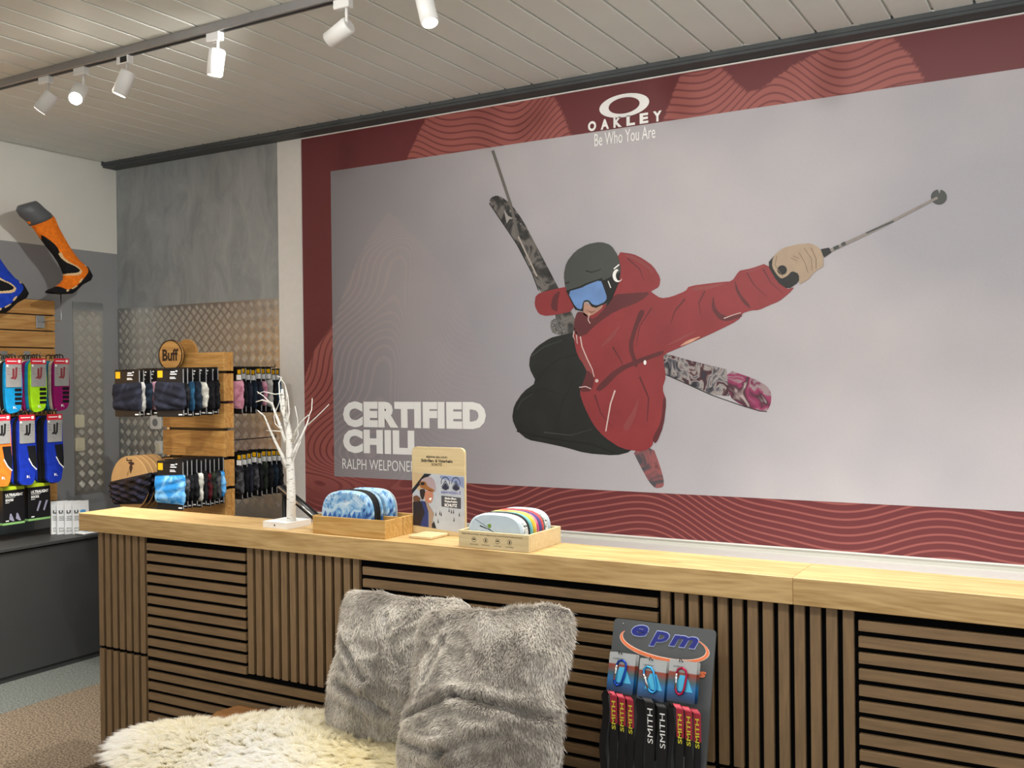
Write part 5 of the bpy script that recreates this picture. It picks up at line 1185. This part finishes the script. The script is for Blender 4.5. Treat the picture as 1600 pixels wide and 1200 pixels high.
tl = hY(655, 955, 2.36); tr2 = hY(893, 984, 2.36); bl = hY(617, 1215, 2.14); brp = hY(872, 1232, 2.14)
m_, W_, H_ = lean_matrix(bl, brp, tl)
cushion(m_, .50, H_+.015, .17, 'front silvery grey fur cushion with a deep fold across its lower half', 11, [(-.85, -.35, -.2, -.12, .05, .014), (-.2, -.12, .95, -.3, .05, .016), (-.9, -.62, -.3, -.75, .05, .012), (-.3, -.75, .5, -.5, .06, .012), (-.5, .55, -.7, .1, .05, .007)], 90000)
tl = hY(556, 921, 2.46); tr2 = hY(748, 936, 2.46); bl = hY(520, 1128, 2.36)
bl = Vector((tl.x-.03, 2.33, .475)); brp = bl+Vector((.47, .02, .0))
m_, W_, H_ = lean_matrix(bl, brp, tl)
cushion(m_, .47, H_+.01, .15, 'darker grey fur cushion behind the front one, leaning on the slats', 23, [(-.9, .3, -.3, -.2, .05, .014), (-.8, -.3, .1, -.6, .06, .012), (-.2, .7, .2, .1, .05, .008)], 70000)
# ================================================================== STRAP AND CARABINER DISPLAY PANEL
ptop = Vector((-1.0, 2.505, .888)); pbot = Vector((-1.0, 2.262, 0.002))
zax = (ptop-pbot).normalized(); xax = Vector((1, .0, 0)); 
M_l = hY(960, 967, 2.505); M_r = hY(1119, 985, 2.505)
x0, x1 = M_l.x, M_r.x; Wp = x1-x0; cxp = (x0+x1)/2
yax = zax.cross(xax)
EM = Matrix((xax, yax, zax)).transposed().to_4x4(); EM.translation = Vector((cxp, pbot.y, .002)); HP = (ptop-pbot).length
dp = thing('carabiner_display', 'anthracite display panel with blue lettering and orange swoosh, leaning on the counter', 'display', M=EM)
obj('panel', MB().prism(rrect(-Wp/2, Wp/2, 0, HP, .012), (0, 0, 0), X_, Z_, Y_, .006), mat('panel_anthracite', '4c4f50', .4, var=.02), dp, local=True)
obj('fixing_screw', MB().prism(circle(-Wp/2+.028, HP-.012, .0018, n=8), (0, 0, 0), X_, Z_, -Y_, .001), M['chrome'], dp, local=True)
blue = mat('lettering_blue', '141e78', .4); ltb = mat('lettering_outline', 'aab4e0', .4)
def elt(pts, lay, mm, name):
    mb = MB(); mb.add([(x, -.0004*lay, z) for x, z in pts], [tuple(range(len(pts)))]); return obj(name, mb, mm, dp, local=True)
zt_ = HP-.058
for ch, x, h_, z_, w_ in (('e', -.090, .029, zt_+.018, .048), ('p', -.036, .040, zt_-.003, .054), ('m', .020, .029, zt_+.004, .080)):
    a_ = MB(); text(a_, ch, (x-.002, -.0006, z_-.002), X_, Z_, w=w_+.004, h=h_+.004, bold=.04, shear=.3); obj('letter_outline', a_, ltb, dp, local=True)
    a_ = MB(); text(a_, ch, (x, -.0012, z_), X_, Z_, w=w_, h=h_, bold=.03, shear=.3); obj('letter', a_, blue, dp, local=True)
# orange swoosh (tapering elliptical arc)
def swoosh(lay, grow, mm, nm):
    A0, A1 = 2.75, 7.2; n = 46; o_, i_ = [], []
    for k in range(n+1):
        a = A0+(A1-A0)*k/n; wd = (.0075*math.sin(PI*min(1, max(0, k/n))**.8)+.0003)*grow
        ex, ez = .123*math.cos(a), .040*math.sin(a); ex += .004; 
        o_.append((ex*(1+wd/.123)+0, ez*(1+wd/.08)+zt_+.006-.06*ex)); i_.append((ex*(1-wd/.123), ez*(1-wd/.06)+zt_+.006-.06*ex))
    mb = MB(); n1 = len(o_); mb.add([(x, -.0004*lay, z) for x, z in o_+i_], [(k, k+1, n1+k+1, n1+k) for k in range(n1-1)]); obj(nm, mb, mm, dp, local=True)
swoosh(1, 1.25, mat('swoosh_pale', 'f4d6c4', .4), 'swoosh_edge'); swoosh(2, .85, mat('swoosh_orange', 'e8794a', .4), 'swoosh')
a_ = MB(); text(a_, 'sports', (.01, -.0006, zt_-.072), X_, Z_, w=.118, h=.026, bold=.04, shear=.25); obj('letter', a_, mat('sports_orange', 'e0764e', .4), dp, local=True)
def EP(x, z, y=0): return EM @ Vector((x, y, z))
def pz(py, px=1030): # height on the panel of a pixel row
    r_ = ray(px, py); n_ = yax; d = (EM.translation-CAM).dot(n_)/r_.dot(n_); p = EM.inverted() @ (CAM+r_*d); return p.x, p.z
# wire hooks
hk = []
for px, py in ((975, 1024), (1022, 1034), (1068, 1036), (965, 1085), (1010, 1094), (1060, 1104)):
    x, z = pz(py, px); x += .012; z += .001 if py < 1050 else 0; hk.append((x, z))
    ln_ = .055 if py < 1050 else .085
    obj('hook', MB().tube([(x+.004, 0, z), (x+.004, -ln_, z+.004), (x, -ln_-.006, z+.012), (x-.004, -ln_, z+.004), (x-.004, 0, z)], .0013, 6), M['blackpl'], dp, local=True)
def holo():
    m, t, b = newmat('holographic_card'); b.inputs['Roughness'].default_value = .3
    tc = t.nodes.new('ShaderNodeTexCoord'); sx = t.nodes.new('ShaderNodeSeparateXYZ'); t.links.new(tc.outputs['Generated'], sx.inputs[0])
    rp = t.nodes.new('ShaderNodeValToRGB'); e = rp.color_ramp.elements; e[0].position = 0; e[0].color = srgb('1a2434'); e[1].position = 1; e[1].color = srgb('a6a8a8')
    for p_, c in ((.12, '123a66'), (.35, '1f6aa6'), (.5, '3f5a60'), (.66, '8a3c28'), (.70, '8a3c28'), (.73, 'a6a8a8')):
        x = e.new(p_); x.color = srgb(c)
    t.links.new(sx.outputs['Z'], rp.inputs[0]); t.links.new(rp.outputs[0], b.inputs['Base Color']); return m
HOLO = holo()
M['clearpl'] = mat('clear_blister', 'ffffff', .08); b_ = M['clearpl'].node_tree.nodes['Principled BSDF']; b_.inputs['Transmission Weight'].default_value = 1; b_.inputs['IOR'].default_value = 1.05
for i, (mm, nm, tilt, kz) in enumerate(((('2347a8'), 'dark blue', .15, 0), (('3fa0dc'), 'light blue', -.35, 0), (('b02848'), 'crimson', .05, 0))):
    x, z = hk[i]; n_on = 3
    names = ['front', 'second']
    for k in range(2):
        yy = -.05+.024*k
        Mt = EM @ Matrix.Translation((x+.006, yy, z)) @ Matrix.Rotation(.05*(1-k), 4, 'Z')
        t = thing('carabiner_pack', f'{nm} carabiner on a holographic card, {names[k]} one on its hook', 'carabiner', M=Mt, group='carabiner packs on the display panel')
        obj('card', MB().prism(rrect(-.037, .037, -.098, .006, .004, 3), (0, .0006, 0), X_, Z_, -Y_, .0012), HOLO, t, local=True)
        if k: continue
        obj('card_print', text(MB(), 'carabiner', (-.026, -.0010, -.012), X_, Z_, w=.028, h=.005), M['iconb'], t, local=True)
        obj('card_window', MB().prism([(-.018, -.07), (.03, -.07), (.012, -.03), (-.006, -.03)], (0, -.0007, 0), X_, Z_, -Y_, .0003), mat('holo_cyan', '4db4dc', .25, .3), t, local=True)
        cmat = mat('carabiner_'+nm.replace(' ', '_'), mm, .22, .9, var=.02)
        R2 = Matrix.Rotation(tilt, 4, 'Y')
        pts = [(.013, .0), (.014, .02), (.010, .031), (0, .036), (-.010, .031), (-.013, .02), (-.0105, -.018), (-.007, -.027), (0, -.031), (.008, -.027), (.0115, -.016), (.013, 0)]
        P3 = [R2 @ Vector((a, 0, b))+Vector((-.002, -.007, -.048)) for a, b in pts]
        obj('carabiner', MB().tube(P3[3:]+P3[1:4], .0032, 8, caps=False), cmat, t, local=True)
        obj('gate', MB().tube([P3[5], P3[6]], .0036, 8), M['chrome'], t, local=True)
# straps with lettering
sred = mat('strap_red', 'a5283a', .6, var=.05); sblk = mat('strap_black', '0c0c0e', .7, var=.1); syel = mat('strap_yellow', 'd8cf3a', .5)
def strap(x, z, i, style, label, yo=0, short=0):
    Mt = EM @ Matrix.Translation((x, yo, z))
    t = thing('goggle_strap', label, 'strap', M=Mt, group='straps hanging on the display panel')
    w2 = .0095 if style == 'red' else .0125; sx_ = .004*i
    zg = (EM.inverted().to_3x3() @ Vector((0, 0, -1))).normalized()
    top = Vector((0, 0, .010)); fr_pts = []; 
    for k in range(13):
        a = PI*.5*k/6 if k <= 6 else PI*.5
        if k <= 6: p = Vector((.006*math.sin(a)+.010*(1-math.cos(a)), -.016*math.sin(a)-.0, .010*math.cos(a)))
        else: p = fr_pts[6]+zg*(.036*(k-6)) + Vector((.004*math.sin((k-6)*.5)-.0015*(k-6), 0, 0))
        fr_pts.append(p)
    bk_pts = [top, Vector((-.010, .002, .010))]+[Vector((-.020+.002*i, .008, -.004))+zg*(.036*k)+Vector((-.001*k+.004*math.sin(k*1.3+i), .003*math.sin(k), 0)) for k in range(7)]
    def ribbon(pts, th=.0016):
        mb = MB(); vs = []
        for k, p in enumerate(pts):
            vs += [p+Vector((-w2, -.0, 0)), p+Vector((w2, 0, 0)), p+Vector((w2, th, 0)), p+Vector((-w2, th, 0))]
        fs = [(k*4+q, k*4+(q+1) % 4, k*4+4+(q+1) % 4, k*4+4+q) for k in range(len(pts)-1) for q in range(4)]+[(3, 2, 1, 0), tuple(len(vs)-4+q for q in range(4))]
        return mb.add(vs, fs, 0, False)
    base = sblk
    obj('strap_front', ribbon(fr_pts[:9] if style == 'red' else fr_pts), sred if style == 'red' else base, t, local=True)
    if style == 'red': obj('strap_tail', ribbon(fr_pts[8:]), base, t, local=True)
    obj('strap_back', ribbon(bk_pts), base, t, local=True)
    # lettering reading upwards along the front
    tx = MB(); s0 = fr_pts[6]+zg*(.088 if style == 'red' else .105); up = -zg; rt = Vector((1, 0, 0))
    k = text_shape('SMITH', .05 if style == 'red' else .02)
    text(tx, 'SMITH', s0+Vector((w2*.62, -.0012, 0)), up, -rt, w=.075 if style == 'red' else .09, h=w2*1.15, bold=.02 if style == 'red' else .0)
    obj('strap_lettering', tx, syel if style == 'red' else M['whitep'], t, local=True)
    obj('buckle', MB().box(-w2-.003, w2+.003, -.004, .004, 0, .016, 0, .002, M=Matrix.Translation(fr_pts[12]) ), M['blackpl'], t, local=True)
    return t
orda = ['first', 'second', 'third', 'fourth']
for k in range(3): strap(hk[3][0]-.006+.019*k, hk[3][1]-.003*k, k, 'red', f'red and black strap with yellow lettering, {orda[k]} from the left on the left hook', -.062+.012*k)
for k in range(2): strap(hk[4][0]+.010+.030*k, hk[4][1]-.008*k, k, 'black', f'plain black strap with white lettering, {("left", "right")[k]} one on the middle hook', -.055+.012*k)
for k in range(3): strap(hk[5][0]+.004+.019*k, hk[5][1]-.003*k, k, 'red', f'red and black strap with yellow lettering, {orda[k]} from the left on the right hook', -.062+.012*k)
